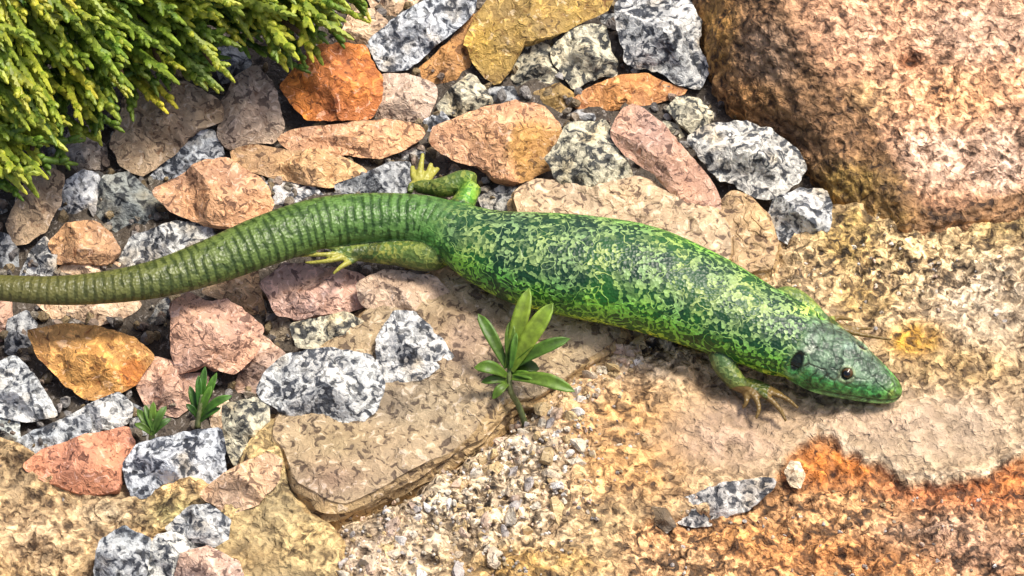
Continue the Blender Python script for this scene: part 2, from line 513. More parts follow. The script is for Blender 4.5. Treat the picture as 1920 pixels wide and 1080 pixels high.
STONES = [
 # along the top
 ('P', [(678,-25),(784,-25),(790,-5),(767,22),(735,40),(700,22)], PALE, 'pink stone cut off above the long blue-white speckled granite stone', {}),
 ('P', [(640,70),(655,25),(700,15),(730,42),(712,80),(718,112),(680,100)], PALE, 'pale pink stone between conifer fringe and the long blue-white granite stone', {}),
 ('G', [(691,76),(735,40),(784,9),(838,-12),(886,-10),(889,22),(856,56),(811,88),(762,131),(718,136),(705,107)], GB, 'long blue-white speckled granite stone pointing up toward the ochre stone', {'lift':.004}),
 ('P', [(780,132),(820,98),(856,62),(889,22),(897,44),(884,102),(877,138),(824,174)], ORAN, 'orange-pink wedge stone between the blue-white granite and the ochre stone', {}),
 ('O', [(888,40),(909,6),(949,-20),(1155,-25),(1148,18),(1095,38),(1033,74),(989,84),(966,90),(956,152),(927,146),(885,118),(874,84)], OCHR, 'big lumpy ochre stone with a lobe hanging down', {'lift':.003,'rough':1.7,'thick':.4}),
 ('G', [(1156,27),(1168,-15),(1275,-18),(1292,13),(1310,44),(1309,84),(1331,120),(1326,151),(1307,163),(1268,158),(1225,131),(1180,118),(1165,71)], GW, 'tall white and black granite stone against the dark side of the boulder', {'lift':.004,'rough':1.5}),
 ('G', [(1038,89),(1067,64),(1098,46),(1136,55),(1142,89),(1160,116),(1155,144),(1111,150),(1076,167),(1050,133)], GY, 'yellowish knobbly granite stone below the lumpy ochre stone', {'lift':.002,'rough':2.0}),
 ('G', [(961,147),(966,107),(985,82),(1027,82),(1047,116),(1062,156),(1013,168),(976,177)], GY, 'small yellowish granite stone tucked beside the ochre lobe', {'rough':2.0}),
 ('G', [(1125,30),(1165,25),(1180,120),(1160,130),(1140,100)], GD, 'dark narrow stone in the gap behind the tall granite stone', {'lift':-.003}),
 ('T', [(1000,173),(1049,156),(1075,176),(1070,206),(1044,222),(1010,200)], (.42,.27,.09), 'small brown-ochre stone wedged at the end of the orange flake', {}),
 ('O', [(1073,188),(1107,163),(1160,146),(1213,139),(1244,154),(1295,168),(1265,184),(1209,199),(1147,208),(1086,208)], (.58,.27,.10), 'flat orange flake lying below the tall granite stone', {'thick':.5}),
 ('G', [(1058,222),(1093,200),(1150,206),(1165,231),(1150,245),(1067,245)], GD, 'dark grey stone in shadow under the orange flake', {'lift':-.001}),
 ('G', [(818,196),(842,171),(869,149),(882,138),(911,162),(921,196),(909,211),(869,225),(826,211)], GY, 'three-cornered black and cream granite stone behind the pink-orange block', {'lift':.001,'rough':1.5}),
 ('G', [(905,165),(962,162),(975,187),(950,207),(915,207)], GD, 'small grey stone between three-cornered granite and the ochre lobe', {}),
 ('G', [(795,225),(829,208),(848,231),(822,246),(800,246)], GB, 'tiny bluish chip at the corner of the pink-orange block', {'lift':.001}),
 ('O', [(529,164),(547,131),(587,94),(647,82),(684,87),(698,116),(715,147),(711,187),(706,220),(633,226),(574,224),(542,187)], (.60,.20,.045), 'squarish rust-orange stone under the tip of the conifer', {'lift':.005,'thick':.36,'rough':1.3}),
 ('P', [(700,150),(725,138),(767,140),(809,154),(821,169),(813,198),(793,230),(749,228),(702,225)], (.52,.40,.35), 'pinkish grey speckled stone next to the rust-orange square stone', {}),
 ('P', [(517,262),(556,242),(647,231),(722,225),(786,234),(800,253),(751,282),(713,296),(633,288),(556,287)], SALM, 'long flat salmon stone below the rust-orange square stone', {'lift':.004,'thick':.45}),
 ('P', [(805,258),(827,234),(900,207),(962,194),(1018,202),(1049,236),(1054,262),(1035,309),(980,345),(934,341),(898,314),(867,305),(826,286)], SALM, 'big pink-orange block with a painted-in shaded facet behind the lizard hind foot', {'lift':.003,'thick':.42,'patch':(1010,285,78,(.48,.26,.08))}),  # patch paints in the shade of the lower right facet
 ('P', [(432,286),(470,270),(540,281),(600,283),(650,298),(690,322),(672,340),(610,350),(560,346),(500,330),(438,308)], (.56,.35,.20), 'flat orange-pink stone below the long flat salmon stone', {'lift':.002,'thick':.5}),
 ('P', [(282,356),(320,340),(387,305),(427,302),(471,327),(504,351),(513,382),(491,415),(431,430),(369,416),(322,398)], SALM, 'pointed salmon stone touching the upper side of the tail', {'lift':.004}),
 ('G', [(498,340),(573,338),(620,378),(570,400),(505,400)], (.95,.95,.98), 'flat pale grey stone half hidden behind the tail base', {'lift':-.001}),
 ('G', [(628,345),(687,327),(727,305),(764,305),(775,350),(730,380),(640,380)], GD, 'grey granite stone between the tail base and the hind foot', {'lift':.001}),
 ('G', [(738,293),(776,277),(797,277),(798,318),(758,318)], GW, 'small white chip beside the toes of the raised hind foot', {}),
 ('G', [(895,369),(927,354),(962,331),(983,369),(988,402),(910,402)], GW, 'white and black pointed chip behind the lizard knee', {'lift':.001}),
 ('G', [(1022,298),(1051,265),(1065,234),(1138,229),(1153,267),(1175,307),(1193,351),(1180,378),(1111,380),(1056,353)], GY, 'pale granite stone like a bell on the tan slab behind the lizard', {'lift':.007,'rough':1.2}),
 ('P', [(1145,258),(1154,231),(1176,205),(1200,202),(1246,234),(1273,274),(1318,318),(1344,362),(1349,398),(1316,402),(1269,371),(1225,326),(1171,291)], (.60,.36,.28), 'long pink finger-shaped stone leaning on the granite', {'lift':.009,'thick':.5}),
 ('G', [(1250,204),(1271,180),(1311,185),(1337,213),(1333,246),(1298,255),(1269,229)], GY, 'small granite stone at the foot of the boulder', {'lift':.002}),
 ('G', [(1240,225),(1271,232),(1292,270),(1262,262)], GY, 'little cream chip behind the long pink finger-shaped stone', {'lift':.001}),
 ('G', [(1287,258),(1333,234),(1396,229),(1451,251),(1491,274),(1509,311),(1495,344),(1458,366),(1422,371),(1387,353),(1345,331),(1314,293)], (1.0,.97,.9), 'large speckled granite stone lying against the boulder', {'lift':.005,'rough':1.5}),
 ('G', [(1438,404),(1451,376),(1502,354),(1549,358),(1560,387),(1553,433),(1520,464),(1484,460),(1447,438)], GW, 'round grey-white granite pebble at the lower corner of the boulder', {'lift':.006}),
 # in the shade of the conifer; brown and mauve tints have that shade painted in
 ('P', [(211,267),(220,231),(242,178),(284,141),(356,160),(411,191),(411,231),(371,242),(340,278),(302,309),(267,324),(225,309)], BRWN_SHADE, 'big smooth brown stone in the shade under the conifer', {'lift':.003}),
 ('P', [(407,258),(416,196),(442,147),(480,120),(513,156),(531,240),(516,264),(471,266),(425,282)], (.42,.32,.27), 'upright brown-grey stone beside the rust-orange square stone', {'lift':.003}),
 ('G', [(398,93),(444,78),(471,116),(456,152),(414,155)], GD, 'dark striped stone showing through the gap in the conifer', {'lift':.002}),
 ('G', [(274,338),(338,274),(369,247),(400,242),(420,284),(415,304),(382,313),(338,342),(282,352)], (.85,.9,.98), 'grey speckled stone between the big brown and pointed salmon stones', {'lift':.001}),
 ('P', [(105,290),(131,245),(169,234),(200,284),(195,320),(147,326),(112,312)], (.44,.37,.34), 'small mauve-grey stone beneath the conifer edge', {'lift':-.001}),
 ('G', [(103,382),(114,345),(156,318),(184,327),(197,378),(171,413),(127,417)], (.9,.93,1.0), 'pale granite stone below the small mauve-grey stone', {'lift':.001}),
 ('G', [(183,402),(193,333),(240,323),(278,355),(314,400),(310,425),(258,444),(220,435)], (.42,.45,.44), 'dark grey-green stone below the big brown shaded stone', {}),
 ('P', [(12,420),(29,378),(56,322),(90,318),(122,327),(113,384),(84,430),(53,456),(25,456)], (.40,.29,.21), 'brown upright stone under the bright conifer tuft', {'lift':.003}),
 ('P', [(90,455),(127,420),(173,411),(206,434),(228,472),(205,496),(108,494)], (.52,.30,.17), 'orange-brown stone just above the thin end of the tail', {'lift':.002}),
 ('G', [(222,494),(248,443),(330,413),(392,421),(405,452),(335,482),(262,508)], GW, 'white and black granite stone lying along the upper side of the tail', {'lift':.001}),
 ('G', [(35,520),(58,470),(85,443),(108,480),(103,522)], (.95,.95,.96), 'white pointed chip standing over the end of the tail', {'lift':.001}),
 ('P', [(98,518),(130,484),(190,484),(230,494),(195,522)], PALE, 'pale pink stone partly covered by the tail', {}),
 ('G', [(-20,430),(15,440),(34,470),(36,510),(-20,520)], GD, 'grey stone at the end of the tail beside the brown upright stone', {}),
 ('G', [(-30,370),(10,375),(22,430),(-30,440)], GD, 'dark grey stone under the bright conifer tuft', {'lift':-.002}),
 # below the tail
 ('P', [(60,565),(110,552),(256,552),(264,580),(213,605),(161,614),(115,608)], PALE, 'pale pink stone lying under the lower edge of the tail', {'lift':.001}),
 ('O', [(51,619),(111,609),(183,614),(246,631),(291,669),(269,691),(258,721),(211,744),(161,750),(120,721),(76,669)], (.58,.30,.09), 'large orange wedge stone below the tail', {'lift':.004,'thick':.42,'patch':(248,700,32,(.45,.16,.03))}),
 ('P', [(-25,556),(22,562),(25,608),(7,638),(-25,645)], (.54,.34,.28), 'pink stone below the thin end of the tail', {'lift':.001}),
 ('G', [(9,658),(15,600),(50,582),(70,608),(54,655),(25,670)], GD, 'grey stone beside the large orange wedge stone', {'lift':.001}),
 ('G', [(-25,688),(28,667),(69,708),(108,776),(61,790),(-25,778)], (.85,.87,.88), 'grey three-cornered stone below the grey and orange stones', {'lift':.003}),
 ('G', [(-25,776),(36,789),(38,826),(-25,850)], (.8,.84,.8), 'greenish grey stone beside the light two-part granite row', {}),
 ('G', [(218,610),(259,584),(294,574),(311,556),(332,580),(314,640),(265,646)], (.45,.48,.52), 'dark grey stone in the hollow under the tail', {'lift':-.002}),
 ('G', [(105,735),(125,715),(150,745),(130,775),(105,765)], (.5,.53,.58), 'dark bluish stone under the large orange wedge', {'lift':-.002}),
 ('P', [(326,574),(356,549),(383,566),(422,560),(491,613),(480,660),(439,700),(383,684),(333,700),(320,663)], (.60,.36,.28), 'large pink block below the tail', {'lift':.005,'thick':.45}),
 ('P', [(440,732),(459,669),(487,628),(537,663),(526,717),(483,740)], (.48,.33,.28), 'mauve-pink stone leaning between the pink block and round granite', {'lift':.001}),
 ('P', [(257,721),(287,670),(322,676),(335,700),(391,698),(382,743),(333,784),(276,762)], (.56,.35,.28), 'pink stone behind the two grass seedlings', {'lift':.001}),
 ('P', [(376,549),(420,512),(482,505),(494,570),(506,608),(440,572)], (.54,.37,.24), 'tan-pink stone between the tail and the large pink block', {'lift':.001}),
 ('P', [(489,530),(534,493),(591,498),(682,515),(680,576),(563,602),(522,588)], (.62,.40,.35), 'rose pink stone under the yellow toes of the hind foot', {'lift':.005}),
 ('P', [(670,530),(724,508),(815,520),(847,552),(833,611),(780,592),(724,596),(678,573)], (.50,.37,.30), 'pinkish brown stone under the lizard thigh', {'lift':.008}),
 ('G', [(543,608),(647,585),(693,611),(717,665),(680,673),(636,656),(560,652)], GY, 'yellowish granite stone behind the round white granite stone', {'lift':.008}),
 ('G', [(709,632),(734,589),(774,584),(815,622),(847,669),(838,700),(780,711),(722,722),(710,686)], GW, 'white granite stone on the tan slab below the thigh', {'lift':.0095,'rough':1.4}),
 ('G', [(483,740),(498,702),(547,661),(624,656),(693,667),(721,719),(704,771),(663,805),(608,800),(534,771)], (.9,.9,.88), 'big round white granite stone resting on the tan slab', {'lift':.009,'thick':.45}),
 ('T', [(498,586),(541,600),(566,643),(538,656),(511,640)], (.36,.30,.22), 'small olive-brown stone beside the rose pink stone', {}),
 ('G', [(30,826),(65,805),(111,788),(165,776),(170,806),(139,828),(72,850),(44,868)], (.85,.88,.92), 'darker grey stone of the row above the red stone', {'lift':.001}),
 ('G', [(110,790),(161,761),(222,734),(247,758),(242,793),(183,812),(135,812)], GW, 'lighter grey stone of the row above the red stone', {'lift':.002}),
 ('P', [(45,874),(81,845),(161,817),(241,800),(250,830),(230,880),(224,921),(167,930),(92,904)], (.58,.26,.17), 'brick-red stone next to the box-shaped granite stone', {'lift':.003,'thick':.5}),
 ('G', [(231,869),(259,834),(333,811),(413,803),(422,841),(419,893),(356,916),(249,936),(237,908)], (.86,.9,.97), 'box-shaped blue-white granite stone in front of the seedlings', {'lift':.004,'thick':.5}),
 ('G', [(418,758),(478,745),(506,750),(503,799),(491,843),(439,872),(420,824)], GY, 'upright cream and black stone beside the box-shaped granite', {'lift':.006}),
 ('P', [(375,926),(420,889),(500,850),(528,861),(520,904),(484,944),(432,966)], (.60,.40,.27), 'pink-tan stone below the upright cream and black stone', {'lift':.0085}),
 ('G', [(240,752),(267,765),(276,815),(244,815)], GD, 'small grey chip behind the shorter seedling', {'lift':.001}),
 ('P', [(392,770),(428,750),(430,780),(412,808),(395,800)], PALE, 'small pale pink chip next to the taller seedling', {'lift':.001}),
 ('G', [(309,991),(354,950),(389,945),(431,974),(425,1026),(389,1040),(344,1017)], GW, 'white granite pebble with black spots on the sandy slab', {'lift':.007}),
 ('G', [(270,1052),(292,1006),(333,1000),(371,1030),(345,1090),(272,1095)], (.95,.94,.88), 'pale cream pebble against the black-spotted white pebble', {'lift':.006}),
 ('G', [(176,1095),(187,1013),(233,984),(281,1013),(270,1095)], (.6,.63,.66), 'smooth grey pebble on the sandy slab', {'lift':.006}),
 ('P', [(318,1110),(343,1040),(389,1025),(448,1056),(462,1110)], (.58,.40,.34), 'pink pebble in front of the black-spotted white pebble', {'lift':.006}),
 # on the outcrop
 ('P', [(1470,885),(1482,864),(1500,866),(1510,890),(1500,915),(1482,912)], (.80,.66,.50), 'single cream pebble at the edge of the rusty hollow', {'lift':.0075}),
 ('G', [(1260,945),(1330,915),(1448,895),(1452,915),(1400,955),(1330,985),(1275,985)], (.72,.69,.66), 'flat grey-white speckled flake at the edge of the rusty hollow', {'lift':.0065,'thick':.34,'rough':1.8}),
 ('T', [(1222,950),(1250,955),(1268,985),(1250,1000),(1228,980)], (.13,.10,.07), 'small dark brown chip beside the grey-white flake', {'lift':.007}),
]
for kind, pts, tint, label, kw in STONES:
    stone(kind, pts, tint, label, **kw)

# ------------------------------------------------------------------ flat slabs
def add_float(me, name, vals):
    a = me.attributes.new(name, 'FLOAT', 'POINT')
    a.data.foreach_set('value', np.asarray(vals, float))

def slab(pts, top, bottom, tint, label, slope=0.25, name='slab', rough=1.0, tilt=(0, 0), mat=None, spots=(), grain=0.0, jag=0.024):
    pts = np.asarray(pts, float)
    W = np.array([P(px, py, top) for px, py in pts])[:, :2]
    NSTONE[0] += 1
    seed = NSTONE[0]
    M, K = 220, 56
    c0, th, r = resample(W, M, seed, jag)
    dirs = np.column_stack([np.cos(th), np.sin(th)])
    depth = top - bottom
    rings = []
    for k in range(1, K + 1):
        t = (k / K) ** 0.8
        rings.append((dirs * (r * t)[:, None], np.zeros(M)))
    nb = 12
    for k in range(1, nb + 1):
        q = k / nb
        prof = q - 0.10 * math.sin(q * math.pi)
        rings.append((dirs * (r + slope * depth * (q ** 0.8))[:, None], np.full(M, -depth * prof)))
    rings.append((dirs * (r * 0.6)[:, None], np.full(M, -depth)))
    V = [np.array([[0, 0, 0.0]])] + [np.column_stack([a, b]) for a, b in rings] + [np.array([[0, 0, -depth]])]
    L = np.vstack(V)
    faces = []
    st = lambda k: 1 + (k) * M
    nr = len(rings)
    for j in range(M):
        j2 = (j + 1) % M
        faces.append((0, st(0) + j, st(0) + j2))
        for k in range(nr - 1):
            faces.append((st(k) + j, st(k + 1) + j, st(k + 1) + j2, st(k) + j2))
        faces.append((st(nr - 1) + j, len(L) - 1, st(nr - 1) + j2))
    edge = np.concatenate([[0]] + [np.full(M, smooth(0.86, 1.0, ((k + 1) / K) ** 0.8) if k < K else 1.0) for k in range(nr)] + [[1]])
    s = seed * 5.17
    Q = L * 1.0
    # the surface splits in thin beds: small steps
    n1 = fbm(Q * np.array([55, 55, 0]) + s, 4, 0.5)
    step = np.floor(n1 * 3.5) / 3.5
    L[:, 2] += (0.0011 * n1 + 0.0010 * step + 0.0005 * fbm(Q * 260 + s, 3)) * rough * (1 - 0.4 * edge)
    L[:, 2] -= 0.0007 * edge * (L[:, 2] > -0.3 * depth)
    out = np.column_stack([L[:, :2] / (np.linalg.norm(L[:, :2], axis=1)[:, None] + 1e-9), np.zeros(len(L))])
    lay = fbm(np.column_stack([Q[:, 0] * 90, Q[:, 1] * 90, Q[:, 2] * 900]) + s, 3)
    L = L + out * (edge * 0.0013 * lay)[:, None]
    L[:, 2] += tilt[0] * L[:, 0] + tilt[1] * L[:, 1]
    nn = fbm(Q * 70 + s, 4)[:, None]
    nb_ = fbm(Q * 190 + s + 40, 3)[:, None]
    col = np.array(tint) * (1 + 0.30 * nn + 0.16 * nb_) + 0.03 * nn * np.array([1, .3, -.5])
    # the broken edge is fresher, more ochre stone
    fresh = np.array([0.47, 0.31, 0.13]) * (1 + 0.3 * nn)
    e = (edge * (np.arange(len(L)) > K * M))[:, None] * 0.75
    col = col * (1 - e) + fresh * e
    org = np.array([c0[0], c0[1], top])
    pxs, pys = to_px(L + org)
    for (sx, sy, rx, ry, c) in spots:
        w = np.exp(-((pxs - sx) / rx) ** 2 - ((pys - sy) / ry) ** 2) * (0.8 + 0.5 * nn[:, 0])
        w = np.clip(w, 0, 1)[:, None]
        col = col * (1 - w) + np.array(c) * w
    me = mesh_from(name, L, faces, np.clip(col, 0.01, 1))
    add_float(me, 'Grain', np.clip(grain + 0.25 * nn[:, 0] + 0.15 * nb_[:, 0], 0, 1))
    me.set_sharp_from_angle(angle=math.radians(42))
    o = link(name, me, mat or M_SLAB)
    o.location = org
    tag(o, label, 'rock', None, 'thing')
    return o

CENTRE = [(555,905),(540,850),(500,800),(560,700),(700,560),(830,500),(1000,520),(1130,570),(1175,612),(1150,645),(1075,690),(1010,735),(952,742),(900,800),(838,845),(760,885),(690,925),(640,945),(590,935)]
slab(CENTRE, 0.0015, -0.0085, TAN, 'flat tan slab with a broken ochre edge under the leafy seedling', 0.28, 'tan_slab',
     spots=[(700,860,120,60,(.42,.30,.18)),(640,830,60,40,(.38,.28,.15)),(880,640,60,60,(.38,.26,.18)),(1100,620,60,30,(.56,.43,.28)),(800,760,80,50,(.40,.31,.19)),(620,900,60,30,(.28,.17,.11))])
slab([(968,350),(1010,326),(1100,330),(1200,330),(1340,385),(1366,430),(1366,500),(1330,500),(1200,480),(1090,460),(980,450)], 0.0010, -0.0085, (.58,.42,.26),
     'flat tan slab behind the lizard with the pale granite stone on it', 0.2, 'tan_slab')
slab([(1338,390),(1375,352),(1412,371),(1439,410),(1458,452),(1450,500),(1378,510),(1371,440)], 0.0004, -0.0085, (.54,.36,.19),
     'small ochre slab piece beside the round grey-white pebble', 0.2, 'tan_slab')
slab([(-60,800),(40,828),(110,880),(230,900),(320,900),(440,915),(520,985),(500,1120),(-60,1120)], -0.0045, -0.0105, (.47,.32,.155),
     'sandy ochre slab below the brick-red stone', 0.2, 'sandy_slab', rough=1.7, mat=M_CRUST, grain=.38,
     spots=[(60,1000,120,60,(.54,.38,.22)),(330,960,70,30,(.40,.33,.14)),(200,960,60,30,(.5,.4,.26))])
slab([(400,985),(440,880),(480,800),(520,770),(532,850),(545,905),(575,955),(625,985),(640,1010),(620,1120),(400,1120)], -0.0012, -0.0100, (.41,.30,.14),
     'smooth olive-tan slab beside the larger broken-edged tan slab', 0.2, 'tan_slab', mat=M_CRUST, grain=.12,
     spots=[(520,930,40,70,(.40,.31,.16)),(480,1060,60,40,(.36,.24,.10))])

# ------------------------------------------------------------------ the outcrop the head lies on
EDGE = np.array([(1130,1010),(1240,965),(1330,955),(1440,905),(1470,860),(1535,812),(1590,840),(1650,872),(1700,900),(1780,905),(1850,890),(1900,855),(2000,820),(2200,800)], float)
def px_col(px, py, base, spots, nn):
    col = np.tile(np.array(base, float), (len(px), 1))
    for (sx, sy, rx, ry, c) in spots:
        w = np.exp(-(((px - sx) / rx) ** 2 + ((py - sy) / ry) ** 2) ** 1.5 * (1 + 0.5 * nn))
        w = np.clip(w * (1 + 0.5 * nn), 0, 1)[:, None]
        col = col * (1 - w) + np.array(c) * w
    return col

def outcrop():
    step = 5.0
    gx = np.arange(560, 2300, step)
    gy = np.arange(380, 1300, step)
    zt = -0.0015
    PX, PY = np.meshgrid(gx, gy)
    px, py = PX.ravel(), PY.ravel()
    V = np.array([P(a, b, zt) for a, b in zip(px, py)])
    # left rim: the rock sinks under the tan slab along this line
    lx = np.interp(py, [380, 560, 640, 700, 790, 900, 985, 1090, 1300], [1480, 1330, 1130, 1060, 960, 800, 610, 560, 560])
    n = fbm(np.column_stack([px / 90, py / 70, np.zeros(len(px))]), 4)
    n2 = fbm(np.column_stack([px / 22, py / 17, np.full(len(px), 4.)]), 3)
    n3 = vnoise(np.column_stack([px / 8, py / 6.5, np.full(len(px), 9.)]))
    inside = smooth(-40, 80, px - lx + 18 * n)
    ey = np.interp(px, EDGE[:, 0], EDGE[:, 1]) + 10 * n2
    low = smooth(-5, 7, py - ey) * smooth(1120, 1230, px)        # below the lip of the flaked layer
    grit = np.clip(np.exp(-(((px - 900) / 250) ** 2 + ((py - 930) / 170) ** 2)) + np.exp(-(((px - 1240) / 90) ** 2 + ((py - 650) / 50) ** 2))
                   + np.exp(-(((px - 1700) / 300) ** 2 + ((py - 490) / 110) ** 2)) + 0.75 * low, 0, 1)
    smoothz = np.exp(-(((px - 1370) / 150) ** 2 + ((py - 810) / 75) ** 2)) + np.exp(-(((px - 1740) / 170) ** 2 + ((py - 810) / 70) ** 2))
    grit = np.clip(grit - 0.7 * smoothz, 0, 1)
    lumps = np.abs(n2)
    z = V[:, 2] + 0.0016 * n + (0.0004 + 0.0011 * grit) * n2 + (0.00015 + 0.0005 * grit) * n3
    z += -0.0022 * low - 0.006 * (1 - inside)
    # a shallow furrow runs under the chin
    fy = 735 + 6 * n2
    z -= 0.0008 * np.exp(-((py - fy) / 9) ** 2) * smooth(1660, 1720, px)
    V[:, 2] = z
    spots = [
        (850, 960, 260, 170, (.50, .45, .37)), (1230, 660, 110, 70, (.55, .50, .44)),
        (1180, 850, 140, 140, (.60, .38, .18)), (1350, 710, 90, 50, (.56, .42, .28)),
        (1370, 815, 110, 65, (.56, .43, .35)), (1740, 800, 180, 75, (.58, .48, .39)),
        (1600, 780, 120, 40, (.57, .45, .36)), (1700, 480, 240, 90, (.54, .44, .27)),
        (1850, 560, 120, 80, (.56, .50, .42)), (1590, 440, 60, 60, (.42, .32, .13)),
        (1715, 640, 55, 38, (.60, .36, .06)), (1790, 690, 120, 35, (.56, .42, .22)),
        (1000, 1060, 160, 40, (.52, .36, .14)), (1150, 990, 90, 60, (.52, .40, .24)),
        (1620, 560, 60, 40, (.48, .36, .16)), (1880, 420, 70, 40, (.50, .40, .2)),
        (1000, 860, 70, 60, (.60, .56, .5)), (700, 1040, 80, 50, (.60, .52, .44)),
    ]
    col = px_col(px, py, (.53, .42, .29), spots, n2)
    rust = px_col(px, py, (.52, .32, .17), [
        (1570, 860, 110, 50, (.56, .21, .045)), (1780, 915, 180, 50, (.42, .15, .06)), (1880, 890, 60, 40, (.54, .21, .07)),
        (1620, 960, 120, 50, (.55, .34, .18)), (1750, 1000, 120, 50, (.46, .33, .26)), (1400, 1010, 150, 40, (.56, .30, .12)),
        (1600, 1040, 200, 40, (.50, .25, .10)), (1860, 1030, 90, 50, (.46, .30, .22)), (1250, 1050, 120, 50, (.58, .40, .24))], n2)
    lw = np.clip(low, 0, 1)[:, None]
    col = col * (1 - lw) + rust * lw
    lipw = (np.exp(-((py - ey + 11) / 6) ** 2) * smooth(1480, 1540, px) * .7)[:, None]
    col = col * (1 - lipw) + np.array([.72, .64, .54]) * lipw
    col *= (1 + 0.16 * n2 + 0.10 * n)[:, None] * np.array([.92, .82, .68])
    nx = len(gx)
    faces = []
    for j in range(len(gy) - 1):
        for i in range(nx - 1):
            a = j * nx + i
            if inside[a] < 0.004 and inside[a + nx + 1] < 0.004: continue
            faces.append((a, a + nx, a + nx + 1, a + 1))
    # skirt under the sheet: the rock has a body
    org = np.array([0.06, -0.03, zt])
    me = mesh_from('granite_outcrop', V - org, faces, np.clip(col, 0.02, 1))
    add_float(me, 'Grain', np.clip(0.30 + 0.75 * grit - .5 * smoothz, 0, 1))
    bm = bmesh.new(); bm.from_mesh(me)
    loose = [v for v in bm.verts if not v.link_faces]
    bmesh.ops.delete(bm, geom=loose, context='VERTS')
    edges = [e for e in bm.edges if e.is_boundary]
    r = bmesh.ops.extrude_edge_only(bm, edges=edges)
    for v in [g for g in r['geom'] if isinstance(g, bmesh.types.BMVert)]:
        v.co.z = -0.03
    bm.to_mesh(me); bm.free()
    o = link('granite_outcrop', me, M_CRUST)
    o.location = org
    tag(o, 'broad weathered tan granite rock under the lizard head', 'rock')
    return o
OUT = outcrop()

